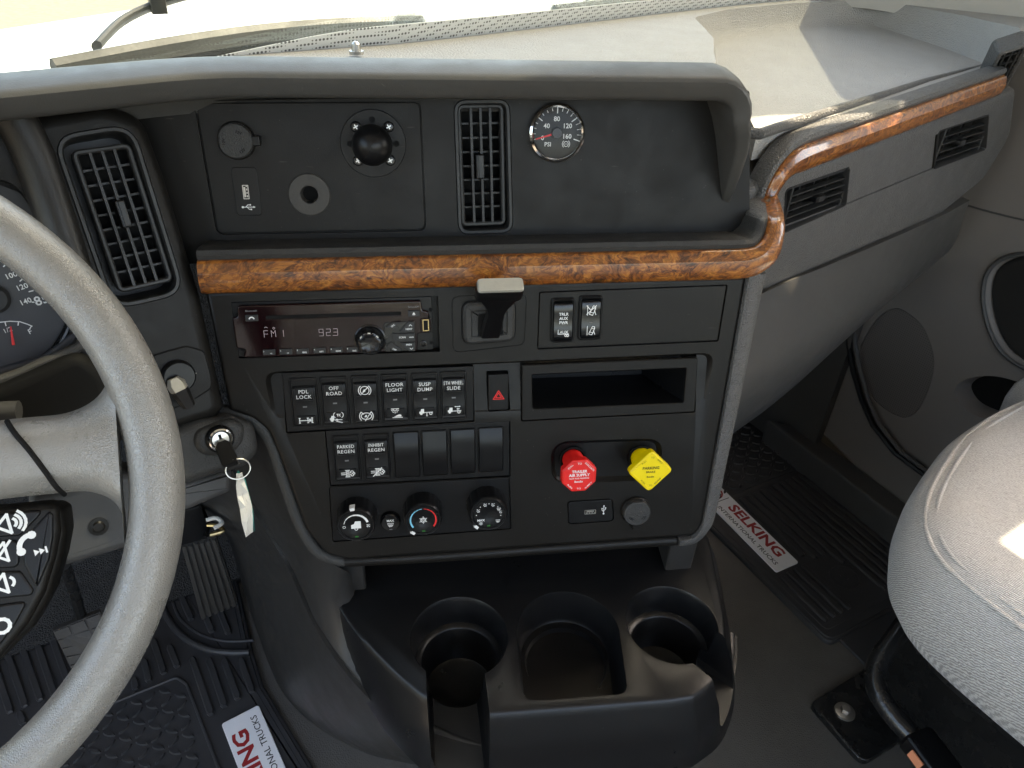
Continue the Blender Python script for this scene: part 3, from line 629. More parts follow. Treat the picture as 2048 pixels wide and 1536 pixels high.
cut(tray, [cuts[5], cuts[4], cuts[2], cuts[3], cuts[0], cuts[1]], 42)
# struts carrying the stack
for pts, h in (([(672, 1178), (733, 1183), (722, 1120), (660, 1118)], .10), ([(1330, 1141), (1384, 1136), (1392, 1078), (1340, 1082)], .10)):
    a, b = KT.px(*pts[0]), KT.px(*pts[1]); w = b[0] - a[0]; ym = (a[1] + b[1]) / 2
    obj('strut', prism(rpoly([(a[0], ym), (b[0], ym), (b[0] - .004, ym + .05), (a[0] + .004, ym + .05)], .004), -.002, h, .001), 'console_grey', con, KT)
obj('rear_wall', bx(ul - .02, ur + .01, .118, .132, -.05, .14), 'void_black', con, KT)

# ================================================================== SMALL CONTROLS
def usb_icon(s=1.0):
    return merge(strokes([[(-1, 0), (1.0, 0)], [(-.45, 0), (-.05, .42), (.35, .42)], [(-.2, 0), (.15, -.42), (.45, -.42)]], .13), fills([circle(.22, 12, -1.0, 0), circle(.15, 10, .42, .42), [(.38, -.56), (.66, -.56), (.66, -.28), (.38, -.28)], [(.95, -.2), (1.35, 0), (.95, .2)]], .0003))
def scaled(m, s, u=0, v=0, n=0, rot=0):
    V = [(x * s, y * s, z) for x, y, z in m[0]]; return shift((V, m[1]), u, v, n, rot)
def usb_port(fr, pts, label, slot, iconpos, vertical, n=0):
    o = rpoly(q(fr, pts, n), .0045, 5); cx = sum(p[0] for p in o) / len(o); cy = sum(p[1] for p in o) / len(o); F = fr.sub(cx, cy, n); L = [(x - cx, y - cy) for x, y in o]
    t = thing('usb_port', label, 'usb port', F)
    obj('plate', prism(inset(ccw(L), .0005), -.003, .0006, .0006), 'satin_black', t)
    su, sv = F.px(*slot); w, h = (.0052, .0125) if vertical else (.0125, .0052)
    obj('socket', ring(rrect(w, h, .0004, su, sv, 2), rrect(w - .0012, h - .0012, .0003, su, sv, 2), .0, .0012), 'steel', t)
    obj('socket_core', bx(su - w / 2 + .0006, su + w / 2 - .0006, sv - h / 2 + .0006, sv + h / 2 - .0006, .0, .00075), 'void_black', t)
    g = .0007
    obj('tongue', bx(su - w * .32, su + (w * .32 if not vertical else -w * .02), sv - h * .36 * (1 if vertical else .02), sv + h * .36, .0, .0013), 'steel', t)
    for k in range(4):
        o_ = -.36 + .24 * k
        b = (su + w * .1, su + w * .3, sv + h * o_, sv + h * (o_ + .13)) if vertical else (su + w * o_, su + w * (o_ + .13), sv - h * .36, sv - h * .1)
        obj('contact', bx(*b, .0, .0012), 'steel', t)
    iu, iv = F.px(*iconpos); pobj('icon', scaled(usb_icon(), .0048 if vertical else .0046, iu, iv, .0007, 0 if vertical else math.pi / 2), 'white_print', t)
    return t, L, F
t, L_, F_ = usb_port(PU, [(459, 333), (514, 333), (526, 433), (474, 433)], 'upright black USB port plate below the round socket cap, left of the grommet', (492, 384), (497, 414), True, -.0008)
cutU.append(prism(inset(ccw([(x + PU.px(0, 0)[0] * 0 + (F_.O - PU.O).dot(PU.U), y + (F_.O - PU.O).dot(PU.V)) for x, y in L_]), -.0004), -.006, .01))
t, L_, F_ = usb_port(PL, [(1135, 1003), (1224, 998), (1228, 1041), (1137, 1048)], 'horizontal black USB port plate under the red trailer air knob', (1180, 1023), (1207, 1019), False)
cutL.append(prism(inset(ccw([(x + (F_.O - PL.O).dot(PL.U), y + (F_.O - PL.O).dot(PL.V)) for x, y in L_]), -.0007), -.004, .01))

def socket_cap(fr, c, rpx, label, tabrot, words, n=0):
    F = fr.at(*c, n); r = abs(F.px(c[0] + rpx, c[1])[0]); t = thing('power_socket', label, 'power socket', F)
    obj('collar', lathe([(r * 1.06, -.002), (r * 1.06, .003), (r * 1.0, .0042), (r * .94, .0042), (r * .92, .002)], 40), 'black_plastic', t)
    P = []
    for i in range(48):
        a = 2 * math.pi * i / 48; d = (a - tabrot - math.pi + math.pi) % (2 * math.pi) - math.pi; rr = r * .97
        P.append((rr * math.cos(a), rr * math.sin(a)))
    # flattened side opposite to the hinge
    k = Vector((math.cos(tabrot + math.pi), math.sin(tabrot + math.pi))); P = [tuple(Vector(p) - k * max(0, Vector(p).dot(k) - r * .90)) for p in P]
    obj('cap', prism(P, .004, .0095, .0015, 3), 'soft_dark', t)
    obj('hinge_tab', shift(box(r * .55, r * .55, .001, .0085, .001), r * 1.08 * math.cos(tabrot), r * 1.08 * math.sin(tabrot), 0, tabrot), 'black_plastic', t)
    for w, u, v, rt in words: txt(t, w, u * r, v * r, .0096, r * .16, 'void_black', rt)
    return t
socket_cap(PU, (474, 281), 36, 'round black 12 volt socket cap with side hinge, left end of the upper panel', 0, [('12V', .25, .45, -.35), ('12V', -.6, -.05, 1.5), ('12V', .35, -.55, .6)], -.0008)
s2 = socket_cap(PL, (1270, 1019), 27, 'round black socket cap with hinge below, under the yellow parking brake knob', -math.pi / 2, [('12V', -.45, -.35, -.6), ('12V', .5, -.35, .8)])

# ball mount
F = PU.at(747, 287, -.0008); rb = F.px(747 + 65, 287)[0]
bmnt = thing('ball_mount', 'round black mounting plate with a ball and screws on the upper panel', 'ball mount', F)
pl_ = obj('base_plate', lathe([(rb * 1.0, -.001), (rb * 1.0, .0035), (rb * .985, .0045), (rb * .2, .0047), (.0005, .0047)], 56), 'black_plastic', bmnt)
rs = rb * .70
for k in range(8):
    a = R_(90 + 45 * k); x, y = rs * math.cos(a), rs * math.sin(a)
    if k in (1, 7, 3, 5): obj('screw', shift(merge(lathe([(.0048, 0), (.0048, .0014), (.0036, .0026), (.0014, .003)], 20), ), x * 1.0, y, .0046), 'steel_black', bmnt); obj('screw_cross', shift(merge(bx(-.0022, .0022, -.0005, .0005, 0, .0002), bx(-.0005, .0005, -.0022, .0022, .0001, .0003)), x, y, .0076, .5), 'steel', bmnt)
    elif k in (0, 2, 6): obj('hole', shift(lathe([(.0028, 0), (.0028, .0002)], 16), x, y, .0047), 'void_black', bmnt)
br = .0175
obj('neck', lathe([(.010, .004), (.008, .008), (.008, .020)], 24), 'black_plastic', bmnt)
obj('ball', shift(lathe([(max(br * math.sin(math.pi * i / 20), .0002), -br * math.cos(math.pi * i / 20)) for i in range(1, 21)], 40), 0, 0, .032), 'satin_black', bmnt)
ba = Vector((.55, .83)).normalized()
obj('mould_seam', tube([(math.sin(R_(a)) * ba.x * br * 1.002, math.sin(R_(a)) * ba.y * br * 1.002, .032 + math.cos(R_(a)) * br * 1.002) for a in range(-80, 81, 10)], .00022, 5), 'black_plastic', bmnt)

# grommet
F = PU.at(619, 389, -.0008); rg = F.px(619 + 42, 389)[0]
gm = thing('cable_grommet', 'round rubber grommet with an empty hole, worn pale around it', 'grommet', F)
obj('flange', lathe([(rg, -.0005), (rg, .0012), (rg * .96, .0022), (rg * .52, .0026), (rg * .43, .0022), (rg * .40, .0002), (rg * .38, -.012), (.0003, -.012)], 48, False), 'pedal_rubber', gm)
obj('hole', lathe([(rg * .37, -.0115), (rg * .37, -.0108), (.0003, -.0108)], 24), 'void_black', gm)
gcut = shift(lathe([(rg * .6, -.02), (rg * .6, .02)], 32), *PU.px(619, 389, -.0008)); cutU.append(gcut); cut(insp, [gcut])

# pressure gauge
F = PU.at(1112, 266); rg = (F.px(1112 + 56, 266)[0])
pg = thing('pressure_gauge', 'round chrome-rimmed air pressure gauge with red needle on zero', 'gauge', F)
obj('bezel', lathe([(rg, -.002), (rg * 1.0, .004), (rg * .97, .0072), (rg * .90, .0085), (rg * .845, .007), (rg * .825, .0035), (rg * .82, .0022)], 64, False, False), 'chrome', pg)
obj('dial', lathe([(rg * .84, .0), (rg * .84, .0022), (.0002, .0024)], 56), 'dial_grey', pg)
rd = rg * .82; ticks = []
for k in range(17):
    a = R_(195 - k * (195 + 18) / 16); big = k % 4 == 0; r0 = rd * (.80 if big else .90)
    ticks.append((( r0 * math.cos(a), r0 * math.sin(a)), (rd * .985 * math.cos(a), rd * .985 * math.sin(a)), .0009 if big else .0006))
pobj('tick_marks', merge(*[strokes([[a, b]], w) for a, b, w in ticks]), 'white_print', pg).location = (0, 0, .0024)
for s_, u, v, c in (('0', -.60, -.20, .0042), ('40', -.43, .28, .0042), ('80', 0, .56, .0042), ('120', .46, .28, .0042), ('160', .45, -.14, .0042), ('PSI', -.37, -.46, .0038)): txt(pg, s_, u * rd, v * rd, .0026, c, bold=.02)
bi = merge(strokes([arc(0, 0, .62, 0, 360, 24), arc(0, 0, 1.0, 130, 230, 10), arc(0, 0, 1.0, -50, 50, 10)], .14), fills([circle(.1, 8, -.3, 0), circle(.1, 8, 0, 0), circle(.1, 8, .3, 0)], .0003))
pobj('brake_icon', scaled(bi, .0036, .42 * rd, -.44 * rd, .0027), 'white_print', pg)
na = R_(195)
obj('needle', shift(prism([(-.003, -.0011), (rd * .93, -.0005), (rd * .95, 0), (rd * .93, .0005), (-.003, .0011)], .0034, .0042, .0002), 0, 0, 0, na), 'needle_red', pg)
obj('hub', lathe([(rd * .235, .0026), (rd * .235, .0055), (rd * .2, .0068), (.0003, .0072)], 32), 'dial_slate', pg)
obj('lens', lathe([(rd * 1.0, .0076), (rd * .6, .0084), (.0003, .0088)], 40, False, True), 'lens_glass', pg)

# ------------------------------------------------------------------ air vents (thing > housing, frame, each slat)
def air_vent(fr, outer, inner, n, label, group, nv, nh, hn_off, knobpos, depth=.03, rr=.012, vertical=True, cutlist=None, slat_t=.0022):
    o = rpoly(q(fr, outer, n), rr, 6); i_ = q(fr, inner, n - .004)
    cx = sum(p[0] for p in i_) / 4; cy = sum(p[1] for p in i_) / 4; F = fr.sub(cx, cy, n)
    w = (math.dist(i_[0], i_[1]) + math.dist(i_[2], i_[3])) / 2; h = (math.dist(i_[1], i_[2]) + math.dist(i_[0], i_[3])) / 2
    ax = math.atan2(i_[1][1] - i_[0][1], i_[1][0] - i_[0][0]); F = F.sub(0, 0, 0, ax * .5 + math.atan2(i_[2][1] - i_[3][1], i_[2][0] - i_[3][0]) * .5)
    if cutlist is not None: cutlist.append(prism(o, -depth - .012, .03))
    t = thing('air_vent', label, 'air vent', F, group)
    inv = F.M().inverted() @ fr.M(); ol = [(lambda v: (v.x, v.y))(inv @ Vector((x, y, n))) for x, y in o]; ol = ccw(ol)
    # dished surround
    rim_ = .0042 if vertical else .0022
    obj('surround', loops([[(x, y, -.0005) for x, y in inset(ol, .0003)], [(x, y, .0012) for x, y in inset(ol, .0010)], [(x, y, .0012) for x, y in inset(ol, rim_ - .0008)], [(x, y, .0) for x, y in inset(ol, rim_)], [(x, y, -.012) for x, y in inset(ol, rim_ + .0012)], [(x, y, -depth - .01) for x, y in inset(ol, rim_ + .0016)]], False, True), 'vent_black', t)
    rw = min(w, h) * .13 if vertical else min(w, h) * .06
    fw_ = .0042 if vertical else .0022
    obj('frame', ring(rrect(w, h, rw, 0, 0, 5), rrect(w - 2 * fw_, h - 2 * fw_, max(rw - fw_, .001), 0, 0, 5), -.018, -.003, .0012), 'vent_black', t)
    obj('duct', bx(-w / 2 + .002, w / 2 - .002, -h / 2 + .002, h / 2 - .002, -depth - .006, -depth), 'void_black', t)
    iw, ih = w - 2 * fw_, h - 2 * fw_
    for k in range(nv):
        x = -iw / 2 + iw * (k + 1) / (nv + 1)
        obj('upright_slat', bx(x - slat_t / 2, x + slat_t / 2, -ih / 2 - .001, ih / 2 + .001, *((-.012, -.0035) if vertical else (-.022, -.013))), 'vent_black', t)
    for k in range(nh):
        y = -ih / 2 + ih * (k + 1) / (nh + 1) + hn_off
        obj('cross_slat', bx(-iw / 2 - .001, iw / 2 + .001, y - slat_t * .4, y + slat_t * .4, *((-.028, -.014) if vertical else (-.010, -.003))), 'vent_black', t)
    if knobpos:
        ku, kv = F.px(*knobpos); kw, kh = (.0075, .0225) if vertical else (.019, .0070)
        obj('thumb_tab', shift(box(kw, kh, -.014, .0035, .0012), ku, kv), 'satin_black', t)
        obj('tab_face', shift(box(kw * .62, kh * .9, .0035, .0042, .0004), ku + (kw * .12 if vertical else 0), kv), 'vent_black', t)
    return t
air_vent(PU, [(906, 199), (1020, 197), (1027, 466), (916, 470)], [(915, 209), (1010, 207), (1010, 450), (920, 453)], 0, 'tall black air vent in the centre upper panel, beside the pressure gauge', 'dash air vents', 3, 7, 0, (960, 333), cutlist=cutU)
air_vent(PD, [(100, 272), (266, 245), (372, 588), (222, 622)], [(142, 303), (256, 284), (352, 562), (236, 586)], 0, 'tall tilted black air vent between the steering wheel and the upper panel', 'dash air vents', 3, 8, 0, (246, 428), cutlist=cutD, rr=.020)
air_vent(PP, [(1570, 378), (1700, 333), (1692, 412), (1566, 468)], [(1578, 378), (1695, 340), (1687, 407), (1573, 451)], 0, 'wide air vent in the passenger dash face nearest the centre stack', 'dash air vents', 3, 4, 0, (1637, 396), vertical=False, cutlist=cutP, rr=.006, slat_t=.002)
air_vent(PP, [(1876, 262), (1978, 228), (1972, 300), (1867, 340)], [(1883, 266), (1972, 235), (1966, 300), (1873, 329)], 0, 'wide air vent in the passenger dash face nearest the door', 'dash air vents', 3, 4, 0, (1921, 284), vertical=False, cutlist=cutP, rr=.006, slat_t=.002)
# ================================================================== RADIO
def z5(x, y): return (450 + x * .21484, 580 + y * .21484)
RF = PL.at(*z5(1010, 345)); g_ = lambda x, y: RF.px(*z5(x, y))
rad = thing('car_radio', 'glossy maroon car radio with CD slot and FM1 92.3 display', 'radio', RF)
cr = [PL.px(*p) for p in ((461.7, 604), (876, 592), (880, 703.5), (478, 717))]
cutL.append(prism(rpoly([(x, y) for x, y in cr], .001), -.012, .02))
RW, RH = .1835, .0520
obj('chassis_plate', prism(rrect(RW, RH, .0012), -.012, -.0012, .0006), 'satin_black', rad)
fp = [(-.0835, -.0262 + .0005), (-.0800, -.0176), (-.0880, -.0162), (-.0885, .0125), (-.0835, .0135), (-.0825, .0235), (.0815, .0235), (.0825, .0145), (.0885, .0125), (.0885, -.006), (.0775, -.0085), (.0765, -.0255)]
obj('faceplate', prism(rpoly(fp, .0022, 4), -.0015, .0035, .0014, 3), 'maroon_gloss', rad)
for x, y in ((115, 235), (1915, 185), (165, 552)):
    u, v = g_(x, y); obj('screw_hole', shift(lathe([(.0020, -.0012), (.0020, -.0008)], 16), u, v), 'void_black', rad)
a, b = g_(385, 240), g_(1640, 213)
obj('disc_slot', prism(rrect(b[0] - a[0], .0034, .0012, (a[0] + b[0]) / 2, (a[1] + b[1]) / 2), .003, .0037, .0002), 'void_black', rad)
obj('slot_lip', prism(rrect(b[0] - a[0] + .002, .0009, .0004, (a[0] + b[0]) / 2, (a[1] + b[1]) / 2 - .0023), .003, .0042, .0003), 'maroon_gloss', rad)
def btn(c, w, h, name='button', body=None, cap=.0015, sx=1, off=(0, 0), material='vent_black', rot=0):
    u, v = g_(*c); o = obj(name, shift(box(w, h, .002, .0050, .0005), u, v, 0, rot), material, rad)
    if body: txt(o, body, u + off[0], v + off[1], .0050, cap, rot=rot, sx=sx, bold=.03)
    return o, u, v
o, u, v = btn((257, 250), .0112, .0058); pobj('phone_icon', merge(strokes([arc(u, v - .0012, .0022, 20, 160, 8)], .0011, .0052)), 'white_print', o)
o, u, v = btn((1757, 208), .0108, .0056); pobj('eject_icon', fills([[(u - .0013, v - .0003), (u + .0013, v - .0003), (u, v + .0016)], [(u - .0013, v - .0012), (u + .0013, v - .0012), (u + .0013, v - .0006), (u - .0013, v - .0006)]], .0052), 'white_print', o)
for k, (x, y, w_) in enumerate(((418, 567, '>I'), (572, 560, '-o'), (727, 556, 'SEQ'), (885, 550, 'RPT'), (1040, 545, 'RDM'), (1190, 541, 'ESC'))):
    o, u, v = btn((x, y), .0112, .0054); txt(o, str(k + 1), u - .0045, v + .0012, .0050, .0013); txt(o, w_, u + .0018, v - .0010, .0050, .0014, sx=1.1)
txt(rad, 'Bluetooth', *g_(250, 185), .0035, .0018, 'dim_print', bold=.0); txt(rad, 'SiriusXM', *g_(1755, 148), .0035, .0020, 'dim_print', bold=.0)
def seg7(s, u, v, h, sl=.0):
    """dot-segment display characters"""
    segs = {'F': 'afge', '1': 'bc', '9': 'abcdfg', '2': 'abged', '3': 'abgcd', 'M': 'efbchm'}; w = h * .58; L = []
    for ch in s:
        if ch == '.': L.append([(u - w * .18, v - h / 2), (u - w * .05, v - h / 2)]); continue
        p = dict(a=((0, 1), (1, 1)), b=((1, 1), (1, .5)), c=((1, .5), (1, 0)), d=((0, 0), (1, 0)), e=((0, .5), (0, 0)), f=((0, 1), (0, .5)), g=((0, .5), (1, .5)), h=((0, 1), (.5, .55)), m=((.5, .55), (1, 1)))
        for k in segs[ch]:
            (x0, y0), (x1, y1) = p[k]; A = (u + x0 * w, v - h / 2 + y0 * h); B = (u + x1 * w, v - h / 2 + y1 * h); n = 3
            for i in range(n): L.append([(A[0] + (B[0] - A[0]) * (i + .12) / n, A[1] + (B[1] - A[1]) * (i + .12) / n), (A[0] + (B[0] - A[0]) * (i + .72) / n, A[1] + (B[1] - A[1]) * (i + .72) / n)])
        u += w * 1.75 if ch != 'M' else w * 1.9
    return strokes(L, h * .075, .0002)
for s_, x, y in (('FM1', 370, 400), ('92.3', 880, 386)): pobj('display_text', shift(seg7(s_, *g_(x, y), .0064), 0, 0, .0035), 'lcd_print', rad)
pobj('display_mark', shift(merge(strokes([arc(*g_(388, 350), .0016, 30, 150, 5), arc(*g_(460, 345), .0009, 0, 360, 8)], .0004)), 0, 0, .0036), 'lcd_print', rad)
ku, kv = g_(1352, 452)
obj('knob_well', shift(lathe([(.0148, .002), (.0148, .0046), (.0136, .0052), (.0120, .0044)], 48), ku, kv), 'gloss_black', rad)
kp = []
for i in range(56):
    a = 2 * math.pi * i / 56; r_ = .0112 + (.0007 if (i // 4) % 2 == 0 else -.0004); kp.append((r_ * math.cos(a), r_ * math.sin(a)))
kn = obj('volume_knob', shift(loops([[(x, y, .003) for x, y in kp], [(x * .95, y * .95, .013) for x, y in kp], [(x * .88, y * .88, .0155) for x, y in kp], [(x * .74, y * .74, .0160) for x, y in kp], [(x * .70, y * .70, .0156) for x, y in kp], [(x * .4, y * .4, .0149) for x, y in kp], [(x * .02, y * .02, .0147) for x, y in kp]]), ku, kv), 'gloss_black', rad)
for k in range(5):
    a = R_(40 + 25 * k); obj('grip_bar', shift(bx(-.0012, .0012, -.0004, .0014, .0135, .0156), ku + .0088 * math.cos(a), kv + .0088 * math.sin(a), 0, a - math.pi / 2), 'steel', kn)
bw = [g_(x, y) for x, y in ((1480, 290), (1765, 280), (1768, 552), (1480, 565))]
obj('button_well', prism(rpoly(bw, .003), .002, .0042, .0006), 'gloss_black', rad)
def pbtn(pts, body, c, cap=.0017, rot=0):
    o = obj('button', prism(rpoly([g_(*p) for p in pts], .0008, 2), .0035, .0060, .0005), 'vent_black', rad); txt(o, body, *g_(*c), .0060, cap, rot=rot, bold=.03)
    return o
pbtn([(1480, 335), (1560, 285), (1650, 282), (1580, 340)], 'SRC', (1565, 315), .0016, .6)
o = pbtn([(1610, 385), (1710, 278), (1762, 278), (1762, 372)], 'NEXT', (1712, 347)); u, v = g_(1725, 312); pobj('arrow', strokes([[(u - .0013, v - .0006), (u, v + .0007), (u + .0013, v - .0006)]], .0005, .0062), 'white_print', o)
o = pbtn([(1555, 385), (1600, 392), (1766, 386), (1766, 456), (1600, 462), (1555, 440)], 'SCAN', (1650, 424)); txt(o, 'ASCN', *g_(1735, 422), .0060, .0011)
o = pbtn([(1620, 478), (1768, 470), (1768, 552), (1715, 552)], 'PREV', (1712, 492)); u, v = g_(1735, 528); pobj('arrow', strokes([[(u - .0013, v + .0006), (u, v - .0007), (u + .0013, v + .0006)]], .0005, .0062), 'white_print', o)
pbtn([(1500, 500), (1545, 465), (1655, 548), (1580, 556)], 'DISP', (1578, 535), .0014, -.5)
u, v = g_(1868, 318)
us = obj('usb_frame', shift(ring(rrect(.0098, .0140, .0012, 0, 0, 3), rrect(.0060, .0112, .0006, 0, 0, 3), .003, .0044, .0006), u, v), 'maroon_gloss', rad)
obj('usb_slot', shift(ring(rrect(.0058, .0112, .0004, 0, 0, 2), rrect(.0042, .0096, .0003, 0, 0, 2), .0030, .0040), u, v), 'brass', us); obj('usb_core', shift(bx(-.0021, .0021, -.0048, .0048, .003, .0036), u, v), 'void_black', us)
u, v = g_(1845, 497); obj('aux_jack', shift(lathe([(.0031, -.001), (.0031, .001), (.0022, .0013), (.0017, .0006), (.0016, -.0005), (.0002, -.0005)], 24), u, v), 'steel_black', rad)
u, v = g_(1920, 495); obj('reset_hole', shift(lathe([(.0017, -.001), (.0017, -.0008)], 16), u, v), 'void_black', rad)

# ================================================================== ROCKER SWITCHES
def truck_cab(x=0, y=0, s=1.0):
    """fills for a small truck silhouette"""
    P = [(-1, -.25), (-1, .05), (-.8, .12), (-.7, .5), (-.25, .5), (-.25, -.25)]; return [(x + a * s, y + b * s) for a, b in P]
def wheel_l(x, y, r): return [arc(x, y, r, 0, 360, 10)]
ICON = {}
ICON['axle'] = strokes([[(-1, 0), (1, 0)], [(-.95, -.4), (-.95, .4)], [(-1.05, .4), (-.85, .4)], [(-1.05, -.4), (-.85, -.4)], [(.3, -.4), (.3, .4)], [(.2, .4), (.4, .4)], [(.2, -.4), (.4, -.4)], [(.95, -.4), (.95, .4)], [(.85, .4), (1.05, .4)], [(.85, -.4), (1.05, -.4)], [(.5, -.22), (.78, .22)], [(.5, .22), (.78, -.22)]], .13)
ICON['tc'] = merge(fills([truck_cab(-.05, -.25, .9), circle(.17, 10, -.62, -.55)]), strokes([[(-.3, -.5), (.9, -.5)], arc(.15, .3, .5, 120, 240, 6), arc(.65, .3, .5, -60, 60, 6), wheel_l(-.62, -.55, .2)[0], wheel_l(.1, -.55, .16)[0], [(.15, .45), (.4, .45)], [(.275, .45), (.275, .1)], [(.7, .45), (.5, .35), (.5, .2), (.7, .1)], [(.1, -.75), (.9, -1)]], .11))
ICON['brake_slash'] = merge(strokes([arc(0, 0, .72, 0, 360, 24), arc(0, 0, 1.02, 130, 230, 8), arc(0, 0, 1.02, -50, 50, 8), [(-.55, -.62), (.6, .62)]], .13), fills([truck_cab(.22, -.1, .55)]))
ICON['brake_ring'] = merge(strokes([arc(0, 0, .8, 0, 360, 24, .55), arc(0, 0, 1.05, 140, 220, 8), arc(0, 0, 1.05, -40, 40, 8), [(-.8, .75), (-.4, .35)], [(.8, .75), (-.2, -.8)]], .12), fills([truck_cab(.22, -.05, .5)]))
ICON['floor_light'] = merge(strokes([[(-.7, .75), (.5, .75)], arc(-.1, .72, .32, 180, 360, 8), [(-.65, .5), (-.5, .42)], [(-.45, .25), (-.36, .15)], [(-.1, .2), (-.1, .02)], [(.25, .25), (.16, .15)], [(.45, .5), (.3, .42)], [(-.5, -.75), (1, -.75)]], .12), fills([[(-.3, -.62), (.3, -.3), (.62, -.22), (.85, -.35), (.85, -.62)]]))
ICON['susp'] = merge(fills([truck_cab(0, .1, 1.0), circle(.2, 10, -.7, -.2), [(.02, -.5), (.32, -.5), (.17, -.72)]]), strokes([[(-.3, .0), (1.1, .0)], [(.17, -.15), (.17, -.5)], wheel_l(.8, -.2, .2)[0]], .12))
ICON['slide'] = merge(fills([truck_cab(0, .1, 1.0), circle(.2, 10, -.7, -.2), [(1.05, .75), (.85, .62), (.85, .88)], [(.05, .75), (.25, .62), (.25, .88)]]), strokes([[(-.3, 0), (1.1, 0)], [(.2, .75), (.9, .75)], [(.6, .5), (.6, 0)], [(.45, .35), (.85, .35)], wheel_l(.75, -.2, .2)[0]], .12))
def regen(): return strokes([[(-.35, .6), (.35, .6)], [(-.35, -.6), (.35, -.6)], [(-.2, .5), (-.2, -.5)], [(.2, .5), (.2, -.5)], [(-1, .15), (-.35, .15)], [(-1, -.15), (-.35, -.15)], [(0, .45), (0, .25)], [(0, .1), (0, -.1)], [(0, -.25), (0, -.45)], arc(.7, .25, .22, -90, 180, 8), arc(.7, -.25, .22, -180, 90, 8), [(.4, .15), (.55, .15)], [(.4, -.15), (.55, -.15)], arc(.95, 0, .18, -110, 110, 6)], .12)
ICON['regen'] = regen(); ICON['regen_off'] = merge(regen(), shift(strokes([[(-.7, -.75), (.7, .75)]], .15), 0, 0, .0002))
ICON['aux_trailer'] = strokes([[(-1, .75), (-1, -.1), (1, -.1)], arc(.45, -.4, .2, 0, 360, 8), arc(.85, -.4, .2, 0, 360, 8)], .12)
ICON['lane'] = strokes([[(-.75, .9), (-.75, -.9)], [(-.4, -.7), (.2, -.9), (.7, .3), (.1, .5), (-.4, -.7)], [(.1, .5), (.3, .85), (.7, .75), (.7, .3)], [(-.2, -.3), (.45, -.5)], [(.45, .1), (.8, -.8)]], .12)
ICON['lane_off'] = merge(ICON['lane'], shift(strokes([[(-.9, -.7), (.85, .9)], [(-.9, .9), (-.2, .1)]], .13), 0, 0, .0002))
def icon(parent, key, u, v, n, s, material='white_print', name='icon'): return pobj(name, scaled(ICON[key], s, u, v, n), material, parent)

def rocker_profile(w, h, pressed=False):
    ys = [-.5, -.47, -.40, -.2, 0, .2, .38, .44, .48, .5]; zs = [.0, .0042, .0052, .0042, .0036, .0040, .0044, .0036, .0015, 0]
    if pressed: zs = zs[:]
    rows = []
    for y, z in zip(ys, zs): rows.append([(x * w, y * h, z - (0 if abs(x) < .46 else .0012) if abs(x) < .5 else 0) for x in (-.5, -.499, -.46, 0, .46, .499, .5)])
    return grid(rows)
def bank(label, name, corners):
    c = [PL.px(*p) for p in corners]; P = rpoly(c, .0012); cutL.append(prism(inset(ccw(P), -.0006), -.010, .02))
    cx = sum(p[0] for p in c) / 4; cy = sum(p[1] for p in c) / 4; F = PL.sub(cx, cy, 0); t = thing(name, label, 'switch bank', F)
    obj('housing', prism([(x - cx, y - cy) for x, y in P], -.010, -.0012, .0008), 'satin_black', t); return c, cx, cy
def rocker(F, label, words, top_icon, low_icon, dip=0, group='illuminated rocker switches'):
    t = thing('rocker_switch', label, 'switch', F, group); W, H = .0262, .0505
    obj('bezel', ring(rrect(W, H, .0022, 0, 0, 3), rrect(W - .0040, H - .0046, .0014, 0, -.0002, 3), -.0018, .0012, .0006), 'satin_black', t)
    r = obj('rocker', shift(rocker_profile(W - .0044, H - .0090), 0, -.0010 - dip, -.001), 'satin_black', t)
    obj('lower_ledge', shift(box(W - .0042, .0026, -.002, .0013, .0004), 0, -H / 2 + .0036), 'vent_black', t)
    obj('upper_gap', bx(-W / 2 + .0021, W / 2 - .0021, H / 2 - .0060, H / 2 - .0024, -.0018, -.0012), 'void_black', t)
    up = .0115 - dip; lo = -.0150 - dip
    lg = obj('legend_plate', ring(rrect(.0172, .0128, .0008, 0, up, 2), rrect(.0166, .0122, .0006, 0, up, 2), .0020, .0036), 'vent_black', t)
    obj('legend_plate', prism(rrect(.0172, .0092, .0008, 0, lo, 2), .002, .0041, .0003), 'satin_black', t)
    if words:
        for k, s_ in enumerate(words): txt(t, s_, 0, up + .0027 - .0054 * k if len(words) > 1 else up, .0034, .0036, bold=.008, sx=min(1.0, 5.0 / max(len(s_), 1)) if len(s_) < 7 else (.80 if len(s_) == 7 else .66), space=1.08)
    if top_icon: icon(t, top_icon, 0, up, .0034, .0058)
    icon(t, low_icon, 0, lo, .0042, .0062)
    obj('indicator_lamp', bx(-.0019, .0019, -.0022 - dip, -.0008 - dip, .001, .0028), 'dim_print', t)
    return t
c, cx, cy = bank('black six-switch housing in the upper row of the centre stack', 'switch_housing', [(563.7, 746.6), (947, 733.4), (948, 842.7), (573.6, 866)])
row1 = [((610, 808), ['PDL', 'LOCK'], None, 'axle', .0022, 'rocker switch lettered PDL LOCK above an axle symbol'), ((670, 801), ['OFF', 'ROAD'], None, 'tc', 0, 'rocker switch lettered OFF ROAD above a TC truck symbol'), ((731, 799), None, 'brake_slash', 'brake_ring', .0008, 'rocker switch with two round brake symbols and no lettering'), ((790, 793), ['FLOOR', 'LIGHT'], None, 'floor_light', -.0008, 'rocker switch lettered FLOOR LIGHT above a lamp and shoe symbol'), ((850, 790), ['SUSP', 'DUMP'], None, 'susp', 0, 'rocker switch lettered SUSP DUMP above a truck symbol'), ((907, 786), ['5TH WHEEL', 'SLIDE'], None, 'slide', 0, 'rocker switch lettered 5TH WHEEL SLIDE at the end of its row')]
vmid = cy
